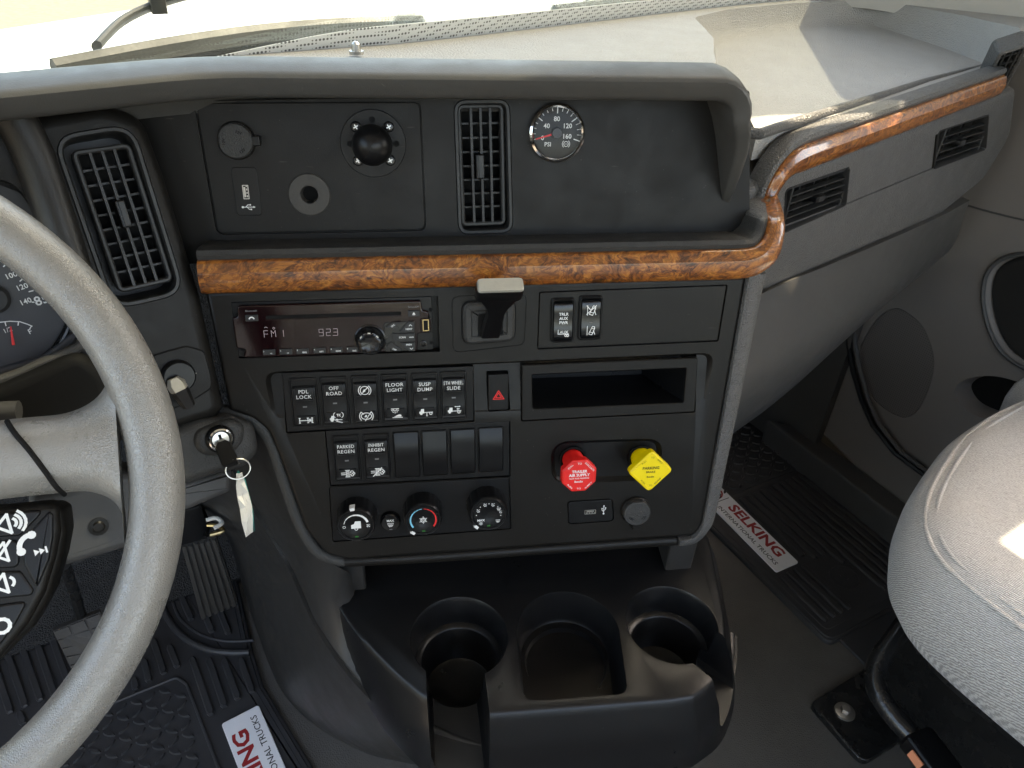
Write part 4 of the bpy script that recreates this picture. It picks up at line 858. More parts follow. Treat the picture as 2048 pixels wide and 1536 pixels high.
for k, (p, w_, ti, li, dip, lab) in enumerate(row1): rocker(PL.sub(PL.px(*p)[0], vmid, -.0006), lab, w_, ti, li, dip)
c, cx, cy = bank('black switch housing in the lower row with two switches and four blanks', 'switch_housing', [(650.7, 863), (1019.8, 843.6), (1020, 952.6), (661, 972)])
for p, w_, li, lab in (((694, 920), ['PARKED', 'REGEN'], 'regen', 'rocker switch lettered PARKED REGEN above an exhaust symbol'), ((753.8, 915), ['INHIBIT', 'REGEN'], 'regen_off', 'rocker switch lettered INHIBIT REGEN above a crossed-out exhaust symbol')):
    rocker(PL.sub(PL.px(*p)[0], cy, -.0006), lab, w_, None, li)
for k, x in enumerate((813.6, 869.8, 926, 982)):
    F = PL.sub(PL.px(x, 908)[0], cy, -.0006)
    t = thing('blank_switch_plate', ['plain black switch blank right beside the INHIBIT REGEN switch', 'plain black switch blank, second of the four blanks from the left', 'plain black switch blank, third of the four blanks from the left', 'plain black switch blank at the right end of the lower row'][k], 'switch blank', F, 'blank switch plates')
    W, H = .0262, .0510
    obj('rim', ring(rrect(W, H, .0022, 0, 0, 3), rrect(W - .0024, H - .0024, .0014, 0, 0, 3), -.0018, .0010, .0005), 'satin_black', t)
    rows = [[(x_ * (W - .003), y_ * (H - .003), .0002 + .0030 * (1 - (2 * y_) ** 2) + .0004 * math.sin(k * 2.1 + y_ * 9)) for x_ in (-.5, -.25, 0, .25, .5)] for y_ in [i / 10 - .5 for i in range(11)]]
    obj('cover', grid(rows, .002), 'satin_black', t, smooth=60)

# hazard switch
hz_ = q(PL, [(973, 746), (1018, 744), (1021, 821), (976, 824)]); hx = sum(p[0] for p in hz_) / 4; hy = sum(p[1] for p in hz_) / 4
cutL.append(prism(rpoly([(x, y) for x, y in hz_], .002), -.012, .02)); hw = hz_[1][0] - hz_[0][0]; hh = hz_[1][1] - hz_[2][1]
t = thing('hazard_switch', 'black hazard light switch with a red triangle', 'switch', PL.sub(hx, hy, -.003))
obj('button', prism(rrect(hw - .002, hh - .0028, .0012, 0, -.0004), -.008, .0030, .0010), 'satin_black', t)
tr = lambda s: [(0, .62 * s), (.72 * s, -.6 * s), (-.72 * s, -.6 * s), (0, .62 * s)]
pobj('triangle_icon', shift(merge(strokes([tr(.0074)], .0009), strokes([[(x, y - .0004) for x, y in tr(.0040)]], .0008)), 0, -.003, .003), 'red_print', t)

# auxiliary switch plate with two rockers
ax_ = q(PL, [(1079, 584.5), (1454.5, 570), (1436, 682), (1075, 698)]); P = rpoly(ax_, .002)
cutL.append(prism(inset(ccw(P), -.0007), -.004, .02))
aux = obj('switch_plate', prism(inset(ccw(P), .0006), -.004, -.0004, .0006), 'black_plastic', frame=PL); tag(aux, 'flat black plate holding the trailer power switch and lane switch', 'panel')
def small_rocker(c, label):
    F = PL.at(*c, 0); t = thing('rocker_switch', label, 'switch', F, 'gloss rocker switches beside the brake lever'); W, H = .0236, .0445
    obj('bezel', ring(rrect(W, H, .0035, 0, 0, 4), rrect(W - .0052, H - .0066, .0020, 0, 0, 4), -.001, .0030, .0016), 'satin_black', t)
    obj('rocker', shift(rocker_profile(W - .0056, H - .0072), 0, 0, .0006), 'gloss_black', t); obj('indicator_lamp', bx(-.0015, .0015, -.0036, -.0032, .003, .0046), 'dim_print', t); return t
t = small_rocker((1125, 640), 'glossy rocker switch lettered TRLR AUX PWR')
for k, s_ in enumerate(('TRLR', 'AUX', 'PWR')): txt(t, s_, 0, .0070 - .0042 * k, .0049, .0028, bold=.03)
txt(t, 'AUX', .0005, -.0108, .0056, .0028, bold=.02); icon(t, 'aux_trailer', 0, -.0120, .0056, .0052)
t = small_rocker((1180, 635), 'glossy rocker switch with two lane departure symbols'); icon(t, 'lane_off', 0, .0085, .0052, .0054); icon(t, 'lane', 0, -.0115, .0056, .0050)

# storage pocket
pk = q(PL, [(1043, 729), (1396.8, 714.3), (1389.5, 824), (1043, 841.8)]); pi_ = q(PL, [(1063.7, 749), (1372.7, 735.7), (1367.5, 805), (1064.8, 818)])
Pk = rpoly(pk, .002); cutL.append(prism(inset(ccw(Pk), -.0007), -.09, .02)); kx = sum(p[0] for p in pk) / 4; ky = sum(p[1] for p in pk) / 4
t = thing('storage_pocket', 'open rectangular black storage pocket in the centre stack', 'storage pocket', PL.sub(kx, ky, -.0005))
Po = ccw([(x - kx, y - ky) for x, y in rpoly(pk, .002)]); Pi = ccw([(x - kx, y - ky) for x, y in rpoly(pi_, .002)])
obj('frame', ring(inset(Po, .0005), Pi, -.004, .0012, .0008), 'panel_black', t)
obj('bin', loops([[(x, y, .0004) for x, y in inset(Pi, .0003)], [(x, y, -.004) for x, y in inset(Pi, .0008)], [(x * .86 - .010, y * .8, -.078) for x, y in Pi]], False, True), 'satin_black', t)

# climate panel
hv = q(PL, [(658.6, 975), (1018.5, 955.5), (1021.7, 1058), (666, 1083.8)]); Pv = rpoly(hv, .002); cutL.append(prism(inset(ccw(Pv), -.0005), -.004, .02)); vx = sum(p[0] for p in hv) / 4; vy = sum(p[1] for p in hv) / 4
HF = PL.sub(vx, vy, 0); clim = thing('climate_panel', 'black climate control panel with three round knobs', 'control panel', HF)
obj('plate', prism([(x - vx, y - vy) for x, y in inset(ccw(Pv), .0004)], -.004, -.0006, .0005), 'satin_black', clim)
KN = .0230
def knob(c, rpx, label_parts, ptr):
    u, v = HF.px(*c, KN); r = HF.px(c[0] + rpx, c[1], KN)[0] - u; k = []
    for i in range(72):
        a = 2 * math.pi * i / 72; rr = r * (1.05 if i % 6 else 1.015); k.append((rr * math.cos(a), rr * math.sin(a)))
    o = obj('knob', shift(loops([[(x * 1.04, y * 1.04, -.0006) for x, y in k], [(x * 1.0, y * 1.0, KN - .004) for x, y in k], [(r * 1.0 * math.cos(2 * math.pi * i / 72), r * 1.0 * math.sin(2 * math.pi * i / 72), KN - .0020) for i in range(72)], [(r * .95 * math.cos(2 * math.pi * i / 72), r * .95 * math.sin(2 * math.pi * i / 72), KN - .0008) for i in range(72)], [(r * .86 * math.cos(2 * math.pi * i / 72), r * .86 * math.sin(2 * math.pi * i / 72), KN - .0010) for i in range(72)], [(r * .84 * math.cos(2 * math.pi * i / 72), r * .84 * math.sin(2 * math.pi * i / 72), KN - .0022) for i in range(72)]], True, False), u, v), 'satin_black', clim)
    obj('dial_face', shift(lathe([(r * .85, KN - .004), (r * .83, KN - .0012), (r * .40, KN - .0010), (r * .36, KN - .0014), (.0002, KN - .0013)], 48), u, v), 'satin_black', o)
    a = R_(ptr); pobj_ = obj('pointer', shift(prism([(-.0022, r * .90), (.0022, r * .90), (.0026, r * 1.075), (-.0026, r * 1.075)], KN - .0085, KN - .0008, .0003), u, v, 0, a), 'white_print', o)
    for m, mt, nm in label_parts(r): pobj(nm, shift(m, u, v, KN - .0009), mt, o)
    obj('green_lamp', shift(bx(-.0016, .0016, -r * .74, -r * .66, KN - .0014, KN - .0008), u, v), 'green_print', o)
    return o
def fan_face(r):
    out = []; V = []
    for i in range(7):
        a0 = 168 - i * 22; V.append(strokes([arc(0, 0, r * .64, a0, a0 - 17, 4)], .0006 + .00028 * i))
    out.append((merge(*V), 'white_print', 'fan_scale')); out.append((merge(strokes([arc(-r * .63, -r * .06, r * .07, 0, 360, 10)], .0005)), 'white_print', 'off_mark'))
    tr_ = [(-.26, -.18), (-.26, .04), (-.10, .10), (-.04, .26), (.26, .26), (.26, -.18)]
    out.append((merge(fills([[(x * r, y * r) for x, y in tr_]]), strokes([arc(0, -r * .2, r * .08, 0, 360, 10)], .0006, .0004)), 'white_print', 'truck_icon'))
    fb = [fills([[(r * .64 + r * .11 * math.cos(R_(a + s)), -r * .05 + r * .11 * math.sin(R_(a + s))) for s in (-22, 22)] + [(r * .64, -r * .05)]], .0002 + a * 1e-7) for a in (45, 135, 225, 315)]
    out.append((merge(*fb), 'white_print', 'fan_icon')); return out
def temp_face(r):
    out = []
    bl = [strokes([arc(0, 0, r * .70, 215 - i * 15.5, 215 - i * 15.5 - 11, 3)], .0018 - .00016 * i) for i in range(8)]; rd_ = [strokes([arc(0, 0, r * .70, -35 + i * 15.5, -35 + i * 15.5 + 11, 3)], .0018 - .00016 * i) for i in range(8)]
    out.append((merge(*bl), 'blue_print', 'cold_scale')); out.append((merge(*rd_), 'red_print', 'hot_scale'))
    out.append((flake(r * .22), 'white_print', 'snowflake_icon')); return out
def flake(s):
    L = []
    for k in range(6):
        a = R_(60 * k + 30); d = Vector((math.cos(a), math.sin(a))); e = Vector((-d.y, d.x)); L += [[tuple(d * s * .2), tuple(d * s)], [tuple(d * s * .6 + e * s * .28), tuple(d * s * .45), tuple(d * s * .6 - e * s * .28)]]
    return strokes(L, s * .14)
def seat_icon(u, v, s): return merge(strokes([[(u - .5 * s, v + .1 * s), (u - .2 * s, v - .5 * s), (u + .45 * s, v - .45 * s)], [(u - .2 * s, v + .2 * s), (u + .6 * s, v + .5 * s)], [(u + .1 * s, v - .2 * s), (u + .55 * s, v - .2 * s)]], s * .16), fills([circle(s * .17, 8, u - .3 * s, v + .55 * s)], .0003))
def defrost(u, v, s): return strokes([[(u - .8 * s, v + .5 * s), (u + .8 * s, v + .5 * s), (u + .55 * s, v - .4 * s), (u - .55 * s, v - .4 * s), (u - .8 * s, v + .5 * s)]] + [[(u + x * s, v + .2 * s), (u + x * s + .06 * s, v - .2 * s), (u + x * s - .04 * s, v - .7 * s)] for x in (-.3, 0, .3)], s * .13)
def mode_face(r):
    out = [(flake(r * .11), 'white_print', 'snowflake_icon')]; out[0] = (shift(out[0][0], -r * .42, -r * .52), 'white_print', 'snowflake_icon')
    for a in (155, 108, 68): out.append((seat_icon(r * .62 * math.cos(R_(a)), r * .62 * math.sin(R_(a)), r * .15), 'white_print', 'airflow_icon'))
    out.append((merge(defrost(r * .55, r * .30, r * .12), shift(seat_icon(r * .64, r * .12, r * .13), 0, 0, .0002)), 'white_print', 'airflow_icon')); out.append((defrost(r * .50, -r * .42, r * .14), 'white_print', 'defrost_icon'))
    out.append((merge(*[fills([circle(r * .03, 6, r * .66 * math.cos(R_(a)), r * .66 * math.sin(R_(a)))]) for a in (180, 132, 88, 42, -8)]), 'white_print', 'dots'))
    V = text_mesh('MAX', r * .13, .03); out.append((shift(V, -r * .42, -r * .33, .0002), 'white_print', 'lettering')); return out
knob((712, 1052), 38, fan_face, 8); knob((846.6, 1041), 36.5, temp_face, 143); knob((977.5, 1030), 37, mode_face, 138)
u, v = HF.px(781, 1046, .006); mb = obj('max_button', shift(lathe([(.0105, -.0006), (.0102, .0052), (.0090, .0066), (.0060, .0064), (.0002, .0062)], 36), u, v), 'gloss_black', clim)
txt(mb, 'MAX', u, v + .0030, .0067, .0024); pobj('defrost_icon', shift(defrost(u, v - .0016, .0036), 0, 0, .0067), 'white_print', mb); obj('indicator_lamp', bx(u - .0015, u + .0015, v - .0076, v - .0068, .005, .0068), 'dim_print', mb)

# air brake knobs
ov = q(PL, [(1118, 883), (1312, 879), (1322, 905), (1316, 950), (1300, 960), (1120, 966), (1104, 945), (1104, 905)]); Pov = rpoly([PL.px(*p) for p in ((1102, 884), (1324, 877), (1322, 960), (1104, 966))], .0185, 8)
cutL.append(prism(inset(ccw(Pov), -.0004), -.020, .02))
obj('brake_recess', loops([[(x, y, .0002) for x, y in inset(ccw(Pov), .0002)], [(x, y, -.0008) for x, y in inset(ccw(Pov), .0016)], [(x, y, -.0042) for x, y in inset(ccw(Pov), .0042)]], False, True), 'satin_black', dash, PL)
def air_knob(hole, face, shape, material, label, name, words):
    hu, hv_ = PL.px(*hole, -.004); best = min((abs(PL.px(*face, n / 1000)[1] - hv_ ), n / 1000) for n in range(20, 75)); n = best[1]; fu, fv = PL.px(*face, n)
    F = PL.sub(hu, hv_, -.0038); t = thing(name, label, 'air brake knob', F); du, dv = fu - hu, fv - hv_
    obj('socket_ring', lathe([(.0145, 0), (.0145, .0022), (.0128, .0026), (.0118, .0004), (.0118, .0002), (.0002, .0002)], 32), 'void_black', t)
    obj('stem', loops([[(x * r + du * s_, y * r + dv * s_, z) for x, y in circle(1, 28)] for r, z, s_ in ((.0112, .0004, 0), (.0112, .006, .0), (.0100, .008, .1), (.0092, n * .7, .75), (.0098, n - .001, 1))]), material, t)
    P = shape; h = obj('handle', shift(prism(P, -.0055, .0030, .0016, 3), du, dv, n), material, t)
    rim = inset(ccw(P), .0022); obj('raised_border', shift(ring(inset(ccw(P), .0014), inset(ccw(P), .0022), .0028, .0036, .0002), du, dv, n), material, t)
    for s_, u, v, cap, rot, b in words: txt(h, s_, du + u, dv + v, n + .0030, cap, 'white_print' if material == 'red_plastic' else 'black_print', rot, b)
    return t, n
oc = rpoly([(.0190 * math.cos(R_(22.5 + 45 * k)), .0190 * math.sin(R_(22.5 + 45 * k))) for k in range(8)], .003, 3)
t, n = air_knob((1145, 917), (1159, 953), oc, 'red_plastic', 'red octagonal trailer air supply knob', 'trailer_air_knob', [('TRAILER', 0, .0050, .0029, 0, .04), ('AIR SUPPLY', 0, .0010, .0029, 0, .04), ('NOT FOR PARKING', 0, -.0026, .0016, 0, .02), ('Bendix', -.0006, -.0062, .0022, 0, .03), ('PULL', -.0092, .0110, .0021, .80, .02), ('TO', 0, .0138, .0021, 0, .02), ('EVACUATE', .0102, .0098, .0019, -.80, .02), ('PUSH', -.0096, -.0112, .0020, -.80, .02), ('TO', 0, -.0142, .0020, 0, .02), ('SUPPLY', .0100, -.0112, .0020, .80, .02)])
dm = rpoly([(0, .0240), (-.0240, 0), (0, -.0240), (.0240, 0)], .0050, 5)
t2, n2 = air_knob((1281, 914), (1302, 944), dm, 'yellow_plastic', 'yellow diamond parking brake knob', 'parking_brake_knob', [('PARKING', 0, .0040, .0030, 0, .03), ('BRAKE', 0, -.0004, .0023, 0, .02), ('Bendix', 0, -.0060, .0020, 0, .03), ('PULL', -.0078, .0110, .0019, .80, .0), ('TO', .001, .0158, .0018, 0, .0), ('APPLY', .0086, .0110, .0019, -.80, .0), ('PUSH', -.0076, -.0116, .0019, -.80, .0), ('TO', .001, -.0160, .0018, 0, .0), ('RELEASE', .0080, -.0112, .0017, .80, .0)])

# trailer brake lever
LF = PL.at(980, 646)
lev = thing('trailer_brake_lever', 'black T-shaped trailer brake lever with a worn silver top', 'lever', LF)
eo = rpoly([LF.px(*p) for p in ((903, 592), (1055, 586), (1050, 690), (905, 707))], .008, 6); bo = rpoly([LF.px(*p) for p in ((924, 603), (1030, 599), (1029, 680), (926, 688))], .009, 6)
obj('escutcheon', ring(eo, inset(ccw(eo), .0010), -.0005, .0008, .0003), 'satin_black', lev)
obj('boot_gap', prism(inset(ccw(bo), -.0012), -.0005, .0005, 0), 'void_black', lev)
obj('boot', loops([[(x, y, .0002) for x, y in ccw(bo)], [(x, y, .0035) for x, y in inset(ccw(bo), .0006)], [(x, y, .0060) for x, y in inset(ccw(bo), .0032)], [(x, y, .0062) for x, y in inset(ccw(bo), .0075)], [(x, y, .0050) for x, y in inset(ccw(bo), .0088)]]), 'soft_dark', lev)
s0 = Vector((*LF.px(980, 668, .006), .006)); s1 = Vector((*LF.px(996, 606, .040), .040)); s2 = Vector((*LF.px(997, 585, .052), .052))
slot = rpoly([LF.px(*p, .0055) for p in ((956, 628), (1006, 626), (1006, 674), (956, 676))], .003); obj('slot', prism(slot, .0040, .0056, 0), 'void_black', lev)
sd = (s1 - s0).normalized(); sx_ = Vector((1, 0, 0)); sy_ = sd.cross(sx_).normalized(); pr = rpoly([(-.0085, -.005), (.0085, -.005), (.0085, .005), (-.0085, .005)], .002, 2)
obj('stem', loops([[tuple(c_ + sx_ * a * k_ + sy_ * b) for a, b in pr] for c_, k_ in ((s0, 1.05), (s0.lerp(s1, .4), 1.0), (s0.lerp(s1, .75), .9), (s1.lerp(s0, .1), 1.1), (s1.lerp(s2, .5), 1.9), (s2, 2.1))]), 'satin_black', lev)
hd = (s2 - s1).normalized(); hf = sd.cross(sx_).normalized()
hp = rpoly([(-.0205, -.0075), (.0205, -.0075), (.0205, .0065), (-.0205, .0065)], .0035, 4)
hdl = obj('handle', loops([[tuple(s2 + sx_ * a * k_ + sy_ * b * k_ + sd * z_) for a, b in hp] for z_, k_ in ((-.004, .93), (-.001, 1), (.008, 1.0), (.0105, .97))]), 'satin_black', lev)
capm = obj('handle_cap', loops([[tuple(s2 + sx_ * a * k_ + sy_ * b * k_ + sd * z_) for a, b in hp] for z_, k_ in ((.0103, .98), (.0120, .97), (.0128, .92))]), 'worn_silver', lev)
CF = Frame(LF.pt(*(s2 + sd * .0130)), LF.M().to_3x3() @ sx_, -(LF.M().to_3x3() @ sy_))
obj('trailer_icon', scaled(strokes([[(-1, .4), (-1, -.3), (.9, -.3)], [(-.6, .1), (-.2, .4)], arc(.3, -.6, .28, 0, 360, 8), arc(.95, -.6, .28, 0, 360, 8)], .14), .0052, 0, 0, .0002), 'white_print', lev, frame=None, smooth=0).matrix_basis = LF.M().inverted() @ CF.M()

for o_, c_ in ((centre, cutL), (upper, cutU), (driver, cutD), (pface, cutP)): cut(o_, c_)
# ================================================================== INSTRUMENT CLUSTER
CF_ = PD.at(0, 600, -.030)
cluster = thing('instrument_cluster', 'instrument cluster behind the steering wheel with speedometer and fuel gauge', 'instrument cluster', CF_)
gp = lambda x, y, n=0: CF_.px(x, y, n)
obj('backing', prism(rpoly([gp(*p) for p in ((-380, 380), (-40, 355), (40, 385), (105, 480), (150, 590), (172, 645), (140, 700), (30, 770), (-380, 900))], .01), -.006, -.001), 'dial_slate', cluster)
dc = gp(-70, 590); dr = math.dist(dc, gp(128, 640))
obj('speedometer_face', shift(lathe([(dr, -.001), (dr, .0012), (.0003, .0013)], 72), *dc), 'dial_slate', cluster)
obj('speedometer_rim', shift(lathe([(dr * 1.02, -.001), (dr * 1.05, .006), (dr * 1.075, .0062), (dr * 1.10, -.001)], 72, False, False), *dc), 'steel_black', cluster)
for s_, p, c in (('100', (22, 551), .0042), ('120', (44, 574), .0042), ('140', (51, 603), .0042), ('85', (83, 600), .0075), ('80', (-2, 520), .0075)): txt(cluster, s_, *gp(*p), .0016, c, bold=.02, rot=.13)
pobj('scale_ticks', shift(merge(*[strokes([[gp(*a), gp(*b)]], .0009) for a, b in (((58, 583), (66, 581)), ((7, 533), (12, 528)), ((40, 562), (48, 555)), ((64, 604), (68, 604)))]), 0, 0, .0015), 'white_print', cluster)
obj('hub_cap', shift(lathe([(.0115, 0), (.0115, .006), (.009, .008), (.0003, .0085)], 32), *gp(-12, 598)), 'dial_grey', cluster)
fc = gp(28, 690)
pobj('fuel_scale', shift(merge(strokes([[gp(*p) for p in ((-20, 648), (0, 644), (20, 642), (40, 643), (55, 648), (64, 652))], [gp(10, 644), gp(12, 651)], [gp(37, 643), gp(36, 650)], [gp(63, 651), gp(59, 658)]], .0008)), 0, 0, .0016), 'white_print', cluster)
txt(cluster, '1/2', *gp(15, 660), .0016, .0036, bold=.01, rot=.13); txt(cluster, 'F', *gp(60, 663), .0016, .0040, bold=.02, rot=.13)
a, b = Vector(gp(27, 689)), Vector(gp(21, 652)); d = (b - a).normalized(); e_ = Vector((-d.y, d.x)) * .0011
obj('fuel_needle', prism([tuple(a - e_), tuple(a + e_), tuple(b + e_ * .5), tuple(b - e_ * .5)], .0030, .0042, .0002), 'needle_red', cluster)
obj('lower_border', prism(rpoly([gp(*p, .012) for p in ((-380, 845), (0, 738), (90, 712), (150, 662), (172, 672), (158, 700), (20, 768), (-380, 905))], .004), -.001, .012, .003), 'dial_slate', cluster)
# hood round the cluster, part of the dash
HP = spline([(*PD.px(x, y, .012), .012) for x, y in ((-260, 215), (-60, 195), (10, 215), (62, 300), (105, 420), (150, 560), (178, 640))], 6)
obj('cluster_hood', tube(HP, [.016] * (len(HP) - 6) + [.015, .014, .012, .010, .008, .006], 18, flatten=.8), 'hood_dark', dash, PD)
obj('hood_lip', tube(spline([(*PD.px(x, y, .004), .004) for x, y in ((-260, 835), (0, 760), (80, 728), (165, 690), (182, 660))], 6), .0042, 10), 'visor_grey', dash, PD)

# ================================================================== MIRROR CONTROL, IGNITION, KEY
mp_ = rpoly(q(PD, [(300, 712), (372, 692), (408, 702), (420, 745), (424, 775), (385, 800), (320, 828)]), .008, 5)
MF = PD.at(362, 762); ml = [(x - PD.px(362, 762)[0], y - PD.px(362, 762)[1]) for x, y in mp_]
mir = thing('mirror_control', 'black mirror adjuster plate with white arrows and a silver-topped selector knob', 'mirror control', MF)
obj('gap', prism(inset(ccw(ml), -.0008), -.0005, .0004), 'void_black', mir); obj('plate', prism(ml, -.0005, .0012, .0008), 'panel_black', mir)
for (x, y), r_ in (((345, 727), 0), ((387, 747), -math.pi / 2)):
    u, v = MF.px(x, y); pobj('arrow', shift(fills([[(-.0035, -.0018), (.0035, -.0018), (0, .0026)]], .0002), u, v, .0012, r_), 'white_print', mir)
u, v = MF.px(357, 752, .004); obj('knob_base', shift(lathe([(.0145, .001), (.0140, .008), (.0125, .010), (.0003, .010)], 36), u, v), 'satin_black', mir)
k0 = Vector((*MF.px(352, 768, .014), .014)); k1 = Vector((*MF.px(378, 812, .020), .020)); kd = (k1 - k0); kx = Vector((-kd.y, kd.x, 0)).normalized()
obj('selector', loops([[tuple(p + kx * a + Z * b) for a, b in ((-w, -.010), (w, -.010), (w, .001), (w * .6, .0045), (-w * .6, .0045), (-w, .001))] for p, w in ((k0 - kd * .22, .0050), (k0, .0078), (k0 + kd * .3, .0075), (k1, .0055), (k1 + kd * .05, .004))]), 'satin_black', mir)
obj('selector_cap', loops([[tuple(p + kx * a + Z * b) for a, b in ((-w, .001), (w, .001), (w * .6, .0052), (-w * .6, .0052))] for p, w in ((k0 - kd * .28, .0045), (k0 - kd * .02, .0080), (k0 + kd * .26, .0076))]), 'worn_silver', mir)
IG = PD.at(439, 877, .0118); ri = IG.px(439 + 29, 877)[0]
ign = thing('ignition_lock', 'round chrome ignition lock beside the steering wheel', 'ignition lock', IG)
obj('collar', lathe([(ri * 1.06, -.001), (ri * 1.06, .003), (ri * .98, .0048), (ri * .90, .0040), (ri * .88, .002)], 40, True, False), 'gloss_black', ign)
obj('ring', lathe([(ri * .90, .001), (ri * .88, .0060), (ri * .78, .0068), (ri * .70, .0056), (ri * .66, .002)], 40, True, False), 'chrome', ign)
obj('cylinder', lathe([(ri * .66, .001), (ri * .62, .0050), (ri * .2, .0058), (.0003, .0058)], 32), 'steel', ign); obj('key_slot', bx(-.0012, .0012, -.0052, .0052, .005, .0061), 'void_black', ign)
kf0 = IG.pt(0, 0, .006); kb = PD.P(462, 930, .045)
key = thing('ignition_key', 'black-headed key in the ignition with a ring and a crumpled paper tag', 'key', Frame(kf0, (1, 0, 0), (0, 1, 0)))
kdir = (kb - kf0); side = kdir.cross(CAM - kf0).normalized(); oo = kf0
def flatbar(a, b, w0, w1, th, off=Vector()):
    d = (b - a).normalized(); s = (side - d * side.dot(d)).normalized(); n_ = d.cross(s); return loops([[tuple(p + s * x * w + n_ * y * th - oo + off) for x, y in ((-1, -.5), (-.85, -1), (.85, -1), (1, -.5), (1, .5), (.85, 1), (-.85, 1), (-1, .5))] for p, w in ((a, w0), (a.lerp(b, .15), w1), (a.lerp(b, .9), w1), (b, w1 * .8))])
obj('shank', flatbar(kf0, kf0.lerp(kb, .35), .0030, .0030, .001), 'steel', key)
obj('bow', flatbar(kf0.lerp(kb, .12), kb, .0042, .0072, .0026), 'satin_black', key)
rc = PD.P(476, 938, .045); rr_ = .0105
obj('split_ring', tube([rc + Vector((math.cos(a) * rr_, math.sin(a) * rr_ * .35, math.sin(a) * rr_ * .8)) - oo for a in [2 * math.pi * i / 28 for i in range(29)]], .0007, 6), 'steel', key)
def ribbon(pts, w, dep, mt, nm, tw):
    P = [PD.P(x, y, n) for x, y, n in pts]; rows = []
    for i, p in enumerate(P):
        rows.append([tuple(p + (PD.U * (k - 1) * w[i] + PD.N * (.003 * math.sin(i * 1.7 + k * 1.2 + tw))) - oo) for k in range(3)])
    return obj(nm, grid(rows, .0004), mt, key, smooth=0)
ribbon([(478, 945, .044), (480, 965, .040), (486, 990, .037), (492, 1015, .036), (494, 1040, .036), (499, 1069, .036)], [.0022, .0044, .0052, .0050, .0052, .0040], 0, 'paper', 'paper_tag', 0)
ribbon([(474, 942, .041), (486, 962, .037), (494, 990, .034), (502, 1020, .033), (509, 1060, .033)], [.001, .0026, .0020, .0014, .0004], 0, 'teal_print', 'tag_strap', 1)

# ================================================================== STEERING WHEEL
tw = R_(35); WN = Vector((0, -math.cos(tw), math.sin(tw))); WF_ = Frame((-.229, .449, 1.15 - .309), (1, 0, 0), Vector((0, math.sin(tw), math.cos(tw))))
wheel = thing('steering_wheel', 'large grey leather steering wheel with worn glossy rim', 'steering wheel', WF_)
RM = .21
L = []
for i in range(128):
    a = 2 * math.pi * i / 128; c, s = math.cos(a), math.sin(a); k = []
    for j in range(20):
        b = 2 * math.pi * j / 20; rx = .0175 * math.cos(b); rz = .0185 * math.sin(b)
        if rx < 0: rx *= 1 - .06 * math.cos(2 * b)
        k.append(((RM + rx) * c, (RM + rx) * s, rz))
    L.append(k)
v_, f_ = loops(L, False, False); n = 20; f_ += [((127) * n + j, 127 * n + (j + 1) % n, (j + 1) % n, j) for j in range(n)]
obj('rim', (v_, f_), 'wheel_leather', wheel, smooth=60)
wp = lambda x, y, n=0: WF_.px(x, y, n)
# right spoke: flares into the rim, runs to the hub
top = [wp(*p) for p in ((226, 700), (214, 760), (186, 800), (130, 826), (40, 836), (-80, 850), (-260, 880))]; botm = [wp(*p) for p in ((252, 1120), (250, 1050), (228, 1006), (180, 985), (110, 988), (-40, 1005), (-260, 1040))]
tops, bots = spline([(*p, 0) for p in top], 5), spline([(*p, 0) for p in botm], 5); rows = []
for k in range(13):
    t_ = k / 12; r_ = []
    for a, b in zip(tops, bots):
        p = a.lerp(b, t_); r_.append((p.x, p.y, -.004 + .014 * (1 - abs(2 * t_ - 1) ** 3.2)))
    rows.append(r_)
v1, f1 = grid(rows); rows2 = [[(x, y, -.010 - .006 * (1 - abs(2 * k / 12 - 1) ** 3)) for x, y, z in r_] for k, r_ in enumerate(rows)]; v2, f2 = grid(rows2)
n1, m1 = len(rows[0]), 13; bd = list(range(n1)) + [j * n1 + n1 - 1 for j in range(1, m1)] + [(m1 - 1) * n1 + i for i in range(n1 - 2, -1, -1)] + [j * n1 for j in range(m1 - 2, 0, -1)]
obj('spoke', (v1 + v2, f1 + [tuple(i + len(v1) for i in f[::-1]) for f in f2] + [(bd[(i + 1) % len(bd)], bd[i], bd[i] + len(v1), bd[(i + 1) % len(bd)] + len(v1)) for i in range(len(bd))]), 'wheel_leather', wheel, smooth=60)
for sgn in (-1,):      # left spoke mirrored, hidden from here
    obj('spoke', ([(-x, y, z) for x, y, z in v1 + v2], f1 + [tuple(i + len(v1) for i in f[::-1]) for f in f2] + [(bd[(i + 1) % len(bd)], bd[i], bd[i] + len(v1), bd[(i + 1) % len(bd)] + len(v1)) for i in range(len(bd))]), 'wheel_leather', wheel, smooth=60)
obj('spoke_seam', tube(spline([(*wp(x, y, .0102), .0102 - d_) for x, y, d_ in ((8, 842, .008), (30, 868, .001), (58, 900, .0), (88, 940, .0), (112, 975, .002), (126, 992, .008))], 5), .0016, 8), 'void_black', wheel)
hubp = circle(.085, 48); obj('hub', prism(hubp, -.05, .012, .012), 'wheel_leather', wheel); obj('column', prism(circle(.04, 24), -.20, -.045), 'black_plastic', wheel)
pod_px = [(-200, 1030), (0, 1016), (98, 1006), (116, 1014), (121, 1060), (112, 1110), (90, 1185), (55, 1250), (0, 1318), (-100, 1400), (-200, 1420)]
obj('pod_back', prism(rpoly([wp(x + 14 if x > 0 else x, y + 4, -.012) for x, y in pod_px], .006), -.045, -.010, .006), 'black_plastic', wheel)
pod = obj('button_pod', prism(rpoly([wp(*p, -.006) for p in pod_px], .006), -.030, -.006, .0045), 'black_plastic', wheel)
def wbtn(pts): return obj('pad_button', prism(rpoly([wp(*p, -.004) for p in pts], .003, 4), -.008, -.0042, .0014), 'satin_black', wheel)
